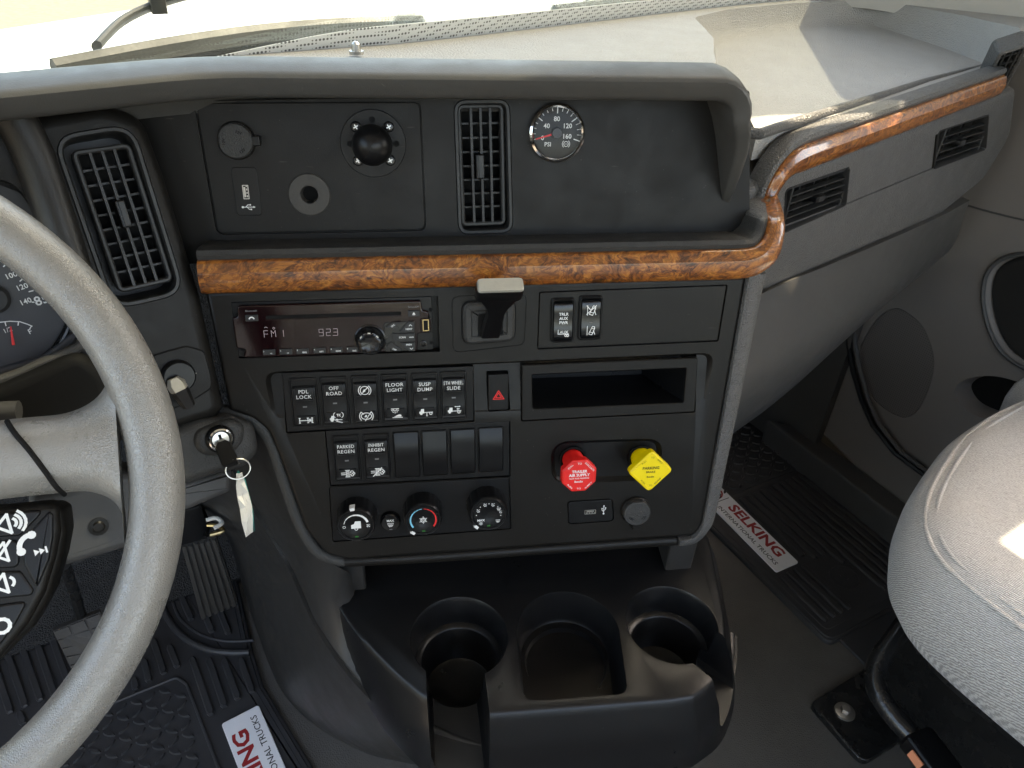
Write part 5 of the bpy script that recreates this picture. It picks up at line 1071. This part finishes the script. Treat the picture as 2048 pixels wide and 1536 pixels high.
b1 = wbtn([(-80, 1036), (0, 1028), (92, 1018), (40, 1072), (-80, 1080)]); b2 = wbtn([(98, 1022), (106, 1030), (106, 1075), (98, 1120), (78, 1168), (72, 1175), (48, 1130), (44, 1082)]); b3 = wbtn([(-80, 1088), (30, 1080), (38, 1090), (38, 1128), (30, 1136), (-80, 1142)]); b4 = wbtn([(-80, 1148), (40, 1142), (68, 1182), (62, 1192), (-80, 1206)]); b5 = wbtn([(-80, 1216), (0, 1210), (56, 1202), (30, 1250), (0, 1290), (-80, 1370)])
def wicon(par, m, p, s): pobj('icon', scaled(m, s, *wp(*p, -.0042), -.0042), 'white_print', par)
spk = strokes([[(-.6, .0), (.2, .7), (.2, -.7), (-.6, 0)], arc(.3, 0, .35, -50, 50, 6), arc(.3, 0, .65, -50, 50, 6), arc(.3, 0, .95, -50, 50, 6)], .2); spk2 = strokes([[(-.6, .0), (.2, .7), (.2, -.7), (-.6, 0)], arc(.3, 0, .4, -50, 50, 6)], .2); mute = strokes([[(-.6, 0), (.2, .7), (.2, -.7), (-.6, 0)], [(-.8, -.7), (.6, .7)]], .18)
wicon(b1, spk, (12, 1049), .0085); wicon(b3, mute, (6, 1105), .0085); wicon(b4, spk2, (6, 1168), .0085)
ph = merge(strokes([arc(0, 0, .9, 95, 190, 8)], .34), fills([circle(.3, 10, .05, .85), circle(.3, 10, -.85, -.15), [(-.1, -.75), (.25, -.5), (-.1, -.25)], [(.25, -.75), (.6, -.5), (.25, -.25)], [(.62, -.75), (.75, -.75), (.75, -.25), (.62, -.25)]], .0003)); wicon(b2, ph, (68, 1092), .0085)
wicon(b5, strokes([arc(0, 0, .5, 0, 360, 12), [(-.35, -.35), (-.8, -.8)]], .25), (4, 1252), .0085)
obj('stalk', tube(spline([PD.P(-160, 850, .03) - WF_.O, PD.P(-20, 826, .035) - WF_.O, PD.P(38, 822, .04) - WF_.O], 4), .008, 12), 'door_dark', wheel).matrix_basis = Matrix.Translation(Vector((0, 0, 0))) @ WF_.M().inverted() @ Matrix.Translation(WF_.O)

# ================================================================== PEDALS
def slab(pts, th):
    P = [Vector(p) for p in pts]; n_ = (P[1] - P[0]).cross(P[3] - P[0]).normalized(); return P, n_
ga = [fz(363, 1092, .26), fz(433, 1075, .26), fz(476, 1207, .075), fz(402, 1236, .075)]
gas = thing('accelerator_pedal', 'worn ribbed accelerator pedal right of the steering column', 'pedal', flat(0).at(430, 1240)); go = gas.matrix_basis.translation
P, n_ = slab(ga, .01); n_ = n_ if n_.dot(CAM - P[0]) > 0 else -n_
def quad_slab(c, lo, hi): return loops([[tuple(p + n_ * lo - go) for p in c], [tuple(p + n_ * hi - go) for p in c]])
obj('plate', quad_slab(P, -.012, 0), 'pedal_rubber', gas)
for k in range(6):
    a, b = (k + .08) / 6, (k + .72) / 6; c = [P[0].lerp(P[1], a), P[0].lerp(P[1], b), P[3].lerp(P[2], b), P[3].lerp(P[2], a)]; obj('rib', quad_slab(c, -.001, .004), 'pedal_rubber', gas)
obj('pedal_arm', tube([P[0].lerp(P[1], .5) - go - n_ * .012, P[0].lerp(P[1], .5) + Vector((0, .06, .05)) - go, P[0].lerp(P[1], .5) + Vector((.01, .12, .16)) - go], .012, 10), 'steel_black', gas)
ba_ = [fz(106, 1262, .17), fz(200, 1224, .17), fz(262, 1330, .10), fz(146, 1345, .10)]
brk = thing('brake_pedal', 'block-patterned rubber brake pedal behind the steering wheel rim', 'pedal', flat(0).at(170, 1330)); go = brk.matrix_basis.translation
P, n_ = slab(ba_, .01); n_ = n_ if n_.dot(CAM - P[0]) > 0 else -n_
obj('plate', quad_slab(P, -.014, 0), 'pedal_rubber', brk)
for i in range(5):
    for j in range(3):
        o_ = .5 * (i % 2) / 3; a, b = max(0, (j + .06) / 3), (j + .92) / 3; t0, t1 = (i + .06) / 5, (i + .90) / 5
        c = [P[0].lerp(P[1], a).lerp(P[3].lerp(P[2], a), t0), P[0].lerp(P[1], b).lerp(P[3].lerp(P[2], b), t0), P[0].lerp(P[1], b).lerp(P[3].lerp(P[2], b), t1), P[0].lerp(P[1], a).lerp(P[3].lerp(P[2], a), t1)]
        obj('tread_block', quad_slab(c, -.001, .004), 'pedal_rubber', brk)
obj('pedal_arm', tube([P[0].lerp(P[1], .6) - go - n_ * .01, fz(150, 1190, .22) - go, fz(128, 1130, .36) - go], [.008, .008, .008], 8), 'steel_black', brk)
# column shaft boot and loose wires under the dash
wr = thing('wiring_bundle', 'loose wires and connector under the dash below the ignition', 'wires', Frame(fz(420, 1040, .40), (1, 0, 0), (0, 1, 0))); go = wr.matrix_basis.translation
obj('connector', shift(box(.05, .06, -.03, .03, .004), -.03, .03), 'satin_black', wr)
for k, (pts, mt) in enumerate(((((412, 1040), (432, 1036), (444, 1046), (428, 1056)), 'paper'), (((415, 1050), (436, 1052), (446, 1062), (420, 1070)), 'brass'), (((405, 1020), (416, 1050), (410, 1075)), 'satin_black'))):
    obj('wire', tube(spline([fz(*p, .40 - .01 * k) - go for p in pts], 5), .003, 8), mt, wr)

# ================================================================== FLOOR MATS
def lens(l, w, h): # raised tread lozenge
    P = [(l * math.cos(R_(a)) * (1 - .0), w * math.sin(R_(a)) * abs(math.sin(R_(a))) ** .4) for a in range(0, 360, 30)]; return loops([[(x, y, 0) for x, y in P], [(x * .8, y * .7, h) for x, y in P]])
def rib_bar(a, b, w, z0, h, o):
    a, b = Vector(a), Vector(b); d = (b - a).normalized(); s = Vector((-d.y, d.x, 0)); P = [a + s * w * .6, a + s * w - d * 0 + d * w, b + s * w - d * w, b + s * w * .6, b - s * w * .6, b - s * w - d * w, a - s * w + d * w, a - s * w * .6]
    return loops([[(p.x - o.x, p.y - o.y, z0) for p in P], [((p.x - o.x) , p.y - o.y, z0 + h * .6) for p in P], [(((p + ((a + b) / 2 - p) * .02).x + (-s.x * w * .3 if k < 4 else s.x * w * .3)) - o.x, ((p + ((a + b) / 2 - p) * .02).y + (-s.y * w * .3 if k < 4 else s.y * w * .3)) - o.y, z0 + h) for k, p in enumerate(P)]])
def name_plate(o, F, length, word, sub, logo, flip):
    """white printed plate let into the mat; local u runs along the lettering"""
    w = .060
    p = obj('name_plate', prism(rrect(length, w, .004), -.001, .0030, .0012), 'plate_white', o, F)
    def tx(body, u, v, cap, mt, b, sx=1.0):
        return obj('lettering', shift(text_mesh(body, cap, b, sx), u, v, .0032), mt, o, F, smooth=0)
    tx(word, length * .10, .010, .0235, 'logo_red', .045, 1.22); tx(sub, length * .105, -.0165, .0095, 'logo_black', .01, 1.13)
    if logo:
        u = -length * .5 + .030; obj('logo_ring', shift(merge(strokes([arc(u, 0, .0205, 20, 200, 16)], .0035)), 0, 0, .0032), 'logo_red', o, F, smooth=0); obj('logo_ring', shift(merge(strokes([arc(u, 0, .0205, 200, 380, 16)], .0035)), 0, 0, .0032), 'logo_black', o, F, smooth=0)
        tx('GT', u, 0, .0180, 'logo_black', .04); obj('divider', shift(strokes([[(-length * .5 + .058, .022), (-length * .5 + .058, -.022)]], .0016), 0, 0, .0032), 'logo_black', o, F, smooth=0)
fm = flat(.010)
# passenger mat
pm = thing('floor_mat', 'black rubber floor mat with name plate on the passenger side floor', 'floor mat', flat(.0).sub(1.10, .75), 'rubber floor mats'); po_ = pm.matrix_basis.translation
obj('sheet', prism(rpoly([(-.155, -.322), (.19, -.322), (.19, .52), (-.155, .52)], .02, 5), .0, .010, .004), 'mat_rubber', pm)
obj('raised_edge', prism(rpoly([(-.150, -.317), (.185, -.317), (.185, .50), (-.150, .50)], .018, 5), .009, .0125, .002), 'mat_rubber', pm)
obj('inner_field', prism(rpoly([(-.138, -.300), (.175, -.300), (.175, .49), (-.138, .49)], .012, 5), .012, .0132, .0008), 'mat_rubber', pm)
obj('flap', prism(rpoly([(-.125, -.39), (.17, -.39), (.17, -.29), (-.125, -.29)], .006, 3), .0, .006, .002), 'mat_rubber', pm)
obj('tread_field', prism(rpoly([(-.095, .055), (.165, .055), (.165, .42), (-.095, .42)], .012, 5), .012, .0155, .001), 'mat_rubber', pm)
k = 0
for i in range(15):
    x = -.122 + .0205 * i
    segs = [(-.285, .038)]
    if i < 5: segs = [(-.285, -.165 + .0 * i)] 
    if 4 <= i <= 7: segs = [(-.165 if i < 7 else -.20, .038)]
    if i in (4,): segs = [(-.285, -.235), (-.150, .095)] if False else [(-.15, .038)]
    for y0, y1 in segs: obj('rib', rib_bar((1.10 + x, .75 + y0, 0), (1.10 + x, .75 + y1, 0), .0062, .0130, .0050, po_), 'mat_rubber', pm)
obj('round_boss', shift(merge(lathe([(.030, .0130), (.030, .0146), (.027, .0146), (.027, .0136)], 32, True, False), lathe([(.008, .013), (.008, .0146), (.0002, .0146)], 16)), -.005, -.225), 'mat_rubber', pm)
lm = None
for i in range(11):
    for j in range(18):
        x, y = -.080 + .0235 * i, .070 + .0195 * j; r_ = R_(35 if (i + j) % 2 else -35)
        if lm is None: lm = obj('tread', lens(.0105, .0038, .0030), 'mat_rubber', pm); o_ = lm
        else: o_ = lm.copy(); C.objects.link(o_)
        o_.location = (x, y, .0155); o_.rotation_euler = (0, 0, r_)
pA, pB = fm.P(1592, 1125), fm.P(1555, 1152); pC = fm.P(1443, 980)
ctr = (pA + pB) / 2; dlen = Vector((pC - pA)); dlen.z = 0; dlen.normalize(); plen = .265
name_plate(pm, Frame(ctr + dlen * plen / 2 + Z * .004, -dlen, Vector((-(-dlen).y, (-dlen).x, 0))), plen, 'SELKING', 'INTERNATIONAL TRUCKS', True, 1)
# driver's mat
dm_ = thing('floor_mat', "black rubber floor mat with name plate under the steering wheel", 'floor mat', flat(.0).at(250, 1450), 'rubber floor mats'); do_ = dm_.matrix_basis.translation
lc = lambda x, y: (fm.P(x, y).x - do_.x, fm.P(x, y).y - do_.y)
mo = [lc(*p) for p in ((-420, 1300), (60, 1215), (330, 1120), (455, 1066), (505, 1300), (528, 1372), (628, 1536), (760, 1760), (-700, 1900))]
obj('sheet', prism(rpoly(mo, .02, 4), .0, .010, .004), 'mat_rubber', dm_); obj('raised_edge', prism(inset(ccw(rpoly(mo, .02, 4)), .006), .009, .0125, .002), 'mat_rubber', dm_); obj('inner_field', prism(inset(ccw(rpoly(mo, .02, 4)), .014), .012, .0132, .0008), 'mat_rubber', dm_)
RB = [((385, 1319), (424, 1434)), ((418, 1321), (451, 1418)), ((449, 1323), (478, 1403)), ((482, 1321), (506, 1389)), ((340, 1295), (357, 1338)), ((308, 1283), (330, 1351)), ((289, 1322), (300, 1367)), ((270, 1362), (274, 1384)), ((95, 1248), (137, 1365)), ((66, 1258), (112, 1395)), ((36, 1268), (84, 1405)), ((6, 1278), (54, 1418)), ((-24, 1290), (24, 1430)), ((347, 1158), (385, 1244)), ((412, 1236), (426, 1268)), ((441, 1225), (459, 1272)), ((40, 1428), (50, 1452)), ((128, 1236), (140, 1262))]
for a, b in RB: obj('rib', rib_bar(fm.P(*b), fm.P(*a), .0058, .0130, .0060, do_), 'mat_rubber', dm_)
obj('heel_bead', tube(spline([(*lc(x, y), .015) for x, y in ((318, 1170), (330, 1225), (362, 1272), (410, 1300), (455, 1308), (500, 1308))], 6), .006, 10), 'mat_rubber', dm_)
obj('heel_step', tube(spline([(*lc(x, y), .013) for x, y in ((345, 1200), (362, 1240), (400, 1270), (450, 1284), (508, 1283))], 6), .003, 10), 'mat_rubber', dm_)
obj('toe_edge', tube(spline([(*lc(x, y), .018) for x, y in ((-50, 1270), (75, 1245), (150, 1212), (230, 1178))], 6), .006, 10), 'mat_rubber', dm_)
tfp = [lc(*p) for p in ((355, 1358), (375, 1372), (437, 1536), (480, 1650), (100, 1800), (60, 1520), (190, 1425))]
obj('tread_field', prism(rpoly(tfp, .012, 5), .012, .0150, .001), 'mat_rubber', dm_); obj('tread_border', tube([(x, y, .0150) for x, y in rpoly(tfp, .012, 5)] + [(*rpoly(tfp, .012, 5)[0], .015)], .0028, 8), 'mat_rubber', dm_)
def inside(p, P):
    r = False
    for i in range(len(P)):
        (x0, y0), (x1, y1) = P[i - 1], P[i]
        if (y0 > p[1]) != (y1 > p[1]) and p[0] < (x1 - x0) * (p[1] - y0) / (y1 - y0) + x0: r = not r
    return r
ti = inset(ccw(tfp), .012); o0 = lc(355, 1358); lm = None
for i in range(-14, 8):
    for j in range(-22, 6):
        x, y = o0[0] + .0215 * i, o0[1] + .0190 * j; 
        if not inside((x, y), ti): continue
        if lm is None: lm = obj('tread', lens(.0105, .0038, .0034), 'mat_rubber', dm_); o_ = lm
        else: o_ = lm.copy(); C.objects.link(o_)
        o_.location = (x, y, .0150); o_.rotation_euler = (0, 0, R_(38 if (i + j) % 2 else -38))
pA, pB = fm.P(447, 1451), fm.P(516, 1416); ctr = (pA + pB) / 2; dv_ = fm.P(580, 1565) - pB; dv_.z = 0; dv_.normalize()
name_plate(dm_, Frame(ctr + dv_ * .132 + Z * .004, -dv_, Vector((-(-dv_).y, (-dv_).x, 0))), .265, 'SELKING', 'INTERNATIONAL TRUCKS', True, 1)

# ================================================================== PASSENGER SEAT
seat = thing('passenger_seat', 'pale grey fabric passenger seat on a black steel base with bent lever', 'seat', flat(.0).sub(.85, .15)); so = seat.matrix_basis.translation
sp = [(1.18, .395), (1.09, .402), (.99, .400), (.90, .384), (.82, .358), (.755, .330), (.706, .296), (.678, .258), (.668, .215), (.668, .14), (.675, .02), (.69, -.2), (.71, -.42), (1.16, -.42), (1.20, -.2)]
sp = [(p.x - so.x, p.y - so.y) for p in spline([(x, y, 0) for x, y in sp], 6, True)]; sp = ccw(sp)
lay = [(.395, .085), (.40, .055), (.415, .030), (.445, .010), (.475, .002), (.505, .0), (.525, .0025), (.540, .009), (.551, .018), (.5575, .030), (.562, .050), (.565, .10), (.567, .20), (.568, .36)]
b30 = inset(sp, .030); gx = sum(p[0] for p in b30) / len(b30); gy = sum(p[1] for p in b30) / len(b30)
def slayer(d): return inset(sp, d) if d <= .03 else [(gx + (x - gx) * (1 - (d - .03) * 2.6), gy + (y - gy) * (1 - (d - .03) * 2.6)) for x, y in b30]
obj('cushion', loops([[(x, y, z + .0025 * math.sin(x * 41 + y * 23) * math.sin(y * 37) * (d > .0) * (z > .5)) for x, y in slayer(d)] for z, d in lay]), 'seat_fabric', seat, smooth=60)
for dz in (.0,):
    sl = inset(sp, .0185); obj('seam_welt', tube([(x, y, .5505) for x, y in sl] + [(*sl[0], .5505)], .0030, 8), 'seat_fabric', seat); sl = inset(sp, .029); obj('seam_welt', tube([(x, y, .5560) for x, y in sl] + [(*sl[0], .5560)], .0026, 8), 'seat_fabric', seat)
obj('seat_pan', prism(inset(sp, .09), .34, .397, .01), 'steel_black', seat)
BSF = flat(0).sub(.95, .30); bo_ = BSF.O
bpx = [fz(*p, .012) for p in ((1620, 1405), (1742, 1330), (2000, 1250), (2060, 1400), (1800, 1482), (1727, 1527))]
plt = rpoly([(p.x - bo_.x, p.y - bo_.y) for p in bpx], [.012, .004, .0, .0, .004, .018], 5)
obj('floor_plate', prism(plt, 0, .012, .003), 'steel_black', seat, BSF)
bb = fz(1689, 1424, .012); obj('washer', shift(lathe([(.017, 0), (.0165, .003), (.010, .0042), (.0002, .0042)], 28), bb.x - bo_.x, bb.y - bo_.y, .012), 'steel', seat, BSF); obj('bolt', shift(prism(circle(.0085, 6), .0, .008, .0015), bb.x - bo_.x, bb.y - bo_.y, .016), 'steel', seat, BSF)
obj('riser', prism(rpoly([(-.06, -.30), (.20, -.30), (.20, .03), (-.02, .03)], .01), .010, .30, .004), 'steel_black', seat, BSF)
leverp = [fz(1850, 1200, .36), fz(1800, 1262, .335), fz(1758, 1322, .31), (fz(1752, 1372, .295)), fz(1785, 1428, .285), fz(1835, 1482, .28), fz(1900, 1552, .275)]
lo_ = leverp[3]; LVF = Frame(lo_, (1, 0, 0), (0, 1, 0))
obj('lever_bar', tube([p - lo_ for p in spline(leverp, 6)], .0135, 14), 'steel_black', seat, LVF)
ga_, gb_ = fz(1842, 1488, .285), fz(1955, 1640, .275); gd = (gb_ - ga_).normalized(); gs = gd.cross(Z).normalized(); gu = gs.cross(gd)
gpz = rpoly([(-.021, -.014), (.021, -.014), (.021, .014), (-.021, .014)], .006, 3)
obj('lever_grip', loops([[tuple(ga_ + gd * t_ + gs * a * k_ + gu * b * k_ - lo_) for a, b in gpz] for t_, k_ in ((-.012, .86), (-.008, 1), (.20, 1.0))]), 'satin_black', seat, LVF)
obj('lever_tab', shift(loops([[tuple(ga_ + gd * t_ - gs * .0215 * s_ + gu * b - lo_) for s_, b in ((-1, -.004), (-1, .009), (-1.12, .010), (-1.12, -.004))] for t_ in (.004, .022)]), 0, 0, 0), 'orange_tab', seat, LVF)

# ================================================================== PASSENGER DOOR, PILLAR
DX = 1.30
DF = Frame((DX, .6, .6), (0, -1, 0), Z)     # faces the cab: u towards the rear, N = -X
door = thing('door_panel', 'grey brown passenger door trim with speaker grille and pockets', 'door', DF)
dpan = rpoly([(-.30, -.48), (-.10, -.52), (1.2, -.52), (1.2, .40), (-.25, .40), (-.30, .30)], .03)
dp_ = obj('trim', prism(dpan, -.05, 0, .012), 'door_grey', door)
cs_ = lambda P: [(p.x, p.y) for p in spline([(*x, 0) for x in P], 6, True)]
sp_o = cs_(q(DF, [(1788, 616), (1822, 630), (1850, 660), (1868, 715), (1862, 765), (1840, 815), (1812, 836), (1770, 818), (1736, 785), (1716, 735), (1722, 690), (1752, 640)]))
hand = cs_(q(DF, [(2110, 520), (2050, 508), (2005, 518), (1976, 545), (1967, 590), (1974, 640), (1992, 685), (2020, 718), (2070, 745), (2130, 760), (2170, 650)]))
cupw = cs_(q(DF, [(1910, 785), (1925, 762), (1965, 752), (2010, 756), (2070, 778), (2120, 815), (2090, 850), (2000, 846), (1935, 822)]))
cut(dp_, [prism(sp_o, -.004, .02), loops([[(x, y, -.040) for x, y in inset(ccw(hand), .014)], [(x, y, -.006) for x, y in inset(ccw(hand), .003)], [(x, y, .001) for x, y in ccw(hand)], [(x, y, .02) for x, y in ccw(hand)]]), loops([[(x, y, -.044) for x, y in inset(ccw(cupw), .006)], [(x, y, .001) for x, y in ccw(cupw)], [(x, y, .02) for x, y in ccw(cupw)]])])
def dots_grille():
    m = bpy.data.materials.new('grille_dots'); m.use_nodes = True; nt = m.node_tree; n = nt.nodes; l = nt.links; b = n['Principled BSDF']
    tc = n.new('ShaderNodeTexCoord'); v = n.new('ShaderNodeTexVoronoi'); v.inputs['Scale'].default_value = 230; v.inputs['Randomness'].default_value = 0; l.new(tc.outputs['Object'], v.inputs['Vector'])
    r = n.new('ShaderNodeValToRGB'); r.color_ramp.elements[0].position = .28; r.color_ramp.elements[0].color = (.05, .045, .042, 1); r.color_ramp.elements[1].position = .36; r.color_ramp.elements[1].color = (.11, .10, .095, 1)
    l.new(v.outputs['Distance'], r.inputs['Fac']); l.new(r.outputs[0], b.inputs['Base Color']); b.inputs['Roughness'].default_value = .6; MATS['grille_dots'] = m
dots_grille()
obj('speaker_grille', prism(inset(ccw(sp_o), .0012), -.004, -.001, .0012), 'grille_dots', door)
obj('handle_recess', prism(inset(ccw(hand), .006), -.030, -.010, .006), 'hood_dark', door); obj('handle_lip', tube([(x, y, .0015) for x, y in ccw(hand)] + [(*ccw(hand)[0], .0015)], .004, 8), 'door_dark', door)
obj('pocket_floor', prism(inset(ccw(cupw), .006), -.0435, -.040), 'void_black', door)
obj('crease', tube(spline([(*DF.px(x, y), .0) for x, y in ((1925, 408), (1985, 425), (2090, 450))], 5), .0018, 6), 'door_dark', door)
# door seal, kick panel and sill
jamb = thing('door_frame', 'dark door opening with rubber seal and sill plate beside the passenger footwell', 'door frame', flat(0).sub(1.28, .9)); jo = jamb.matrix_basis.translation
J3 = Frame((1.285, .6, .6), (0, -1, 0), Z)
obj('kick_panel', bx(0, .02, -.10, .5, 0, .62), 'knee_grey', jamb)
for dx_, r_, mt in ((0, .006, 'satin_black'), (13, .0045, 'door_dark')):
    obj('seal', tube([Vector(J3.P(x + dx_, y)) - jo for x, y in ((1694, 640), (1697, 690), (1706, 740), (1724, 800), (1746, 850), (1790, 905), (1850, 950))], r_, 8), mt, jamb)
obj('sill_plate', prism([(-.03, -.9), (.03, -.9), (.03, -.05), (-.03, .02)], .0, .085, .01), 'door_dark', jamb)
for x, y in ((1760, 860), (1745, 877)):
    p = fz(x, y, .087) - jo; obj('screw', shift(lathe([(.007, 0), (.006, .003), (.0003, .0035)], 16), p.x, p.y, p.z - .002), 'steel_black', jamb)
# A-pillar trim rising from the dash corner
pil = thing('windshield_pillar', 'pale grey windshield pillar trim rising at the passenger corner', 'pillar', Frame((1.26, .86, .97), (1, 0, 0), (0, 1, 0))); plo = pil.matrix_basis.translation
pb_ = [fz(1735, 22, 1.0), fz(1800, 55, .99), fz(1900, 95, .985), fz(1965, 108, .975), fz(2010, 40, 1.03), fz(1960, -10, 1.06)]
rows = []
base_c = [Vector((1.05, .93, .985)), Vector((1.14, .885, .985)), Vector((1.21, .80, .975)), Vector((1.27, .71, .965)), Vector((1.31, .69, .97))]
for t_ in (0, .15, .4, .7, 1.0): rows.append([tuple(p + Vector((.10, -.30, .62)) * t_ + Vector((.0, .0, 0)) + (Vector((.06, .0, 0)) * t_ * (1 - i / 4)) - plo) for i, p in enumerate(base_c)])
obj('trim', grid([[Vector(p) for p in spline(r, 4)] for r in rows], .02), 'pillar_beige', pil, smooth=60)
# side demister grille at the end of the dash
sq = [fz(1968, 118, .965), fz(2012, 104, .975), fz(2034, 152, .935), fz(1996, 168, .925)]
SV = Frame(sum(sq, Vector()) / 4, sq[1] - sq[0], sq[0] - sq[3]); sd_ = thing('demister_vent', 'small side demister grille at the door end of the dash', 'air vent', SV.sub(0, 0, .004))
w_, h_ = (sq[1] - sq[0]).length, (sq[0] - sq[3]).length
obj('frame', ring(rrect(w_ + .012, h_ + .012, .006, 0, 0, 4), rrect(w_, h_, .003, 0, 0, 4), -.02, .003, .002), 'soft_grey', sd_); obj('duct', bx(-w_ / 2, w_ / 2, -h_ / 2, h_ / 2, -.016, -.012), 'void_black', sd_)
for k in range(5): y = -h_ / 2 + h_ * (k + .5) / 5; obj('cross_slat', bx(-w_ / 2, w_ / 2, y - .0012, y + .0012, -.010, .001), 'vent_black', sd_)
for k in range(3): x = -w_ / 2 + w_ * (k + .5) / 3; obj('upright_slat', bx(x - .0012, x + .0012, -h_ / 2, h_ / 2, -.011, .0015), 'vent_black', sd_)
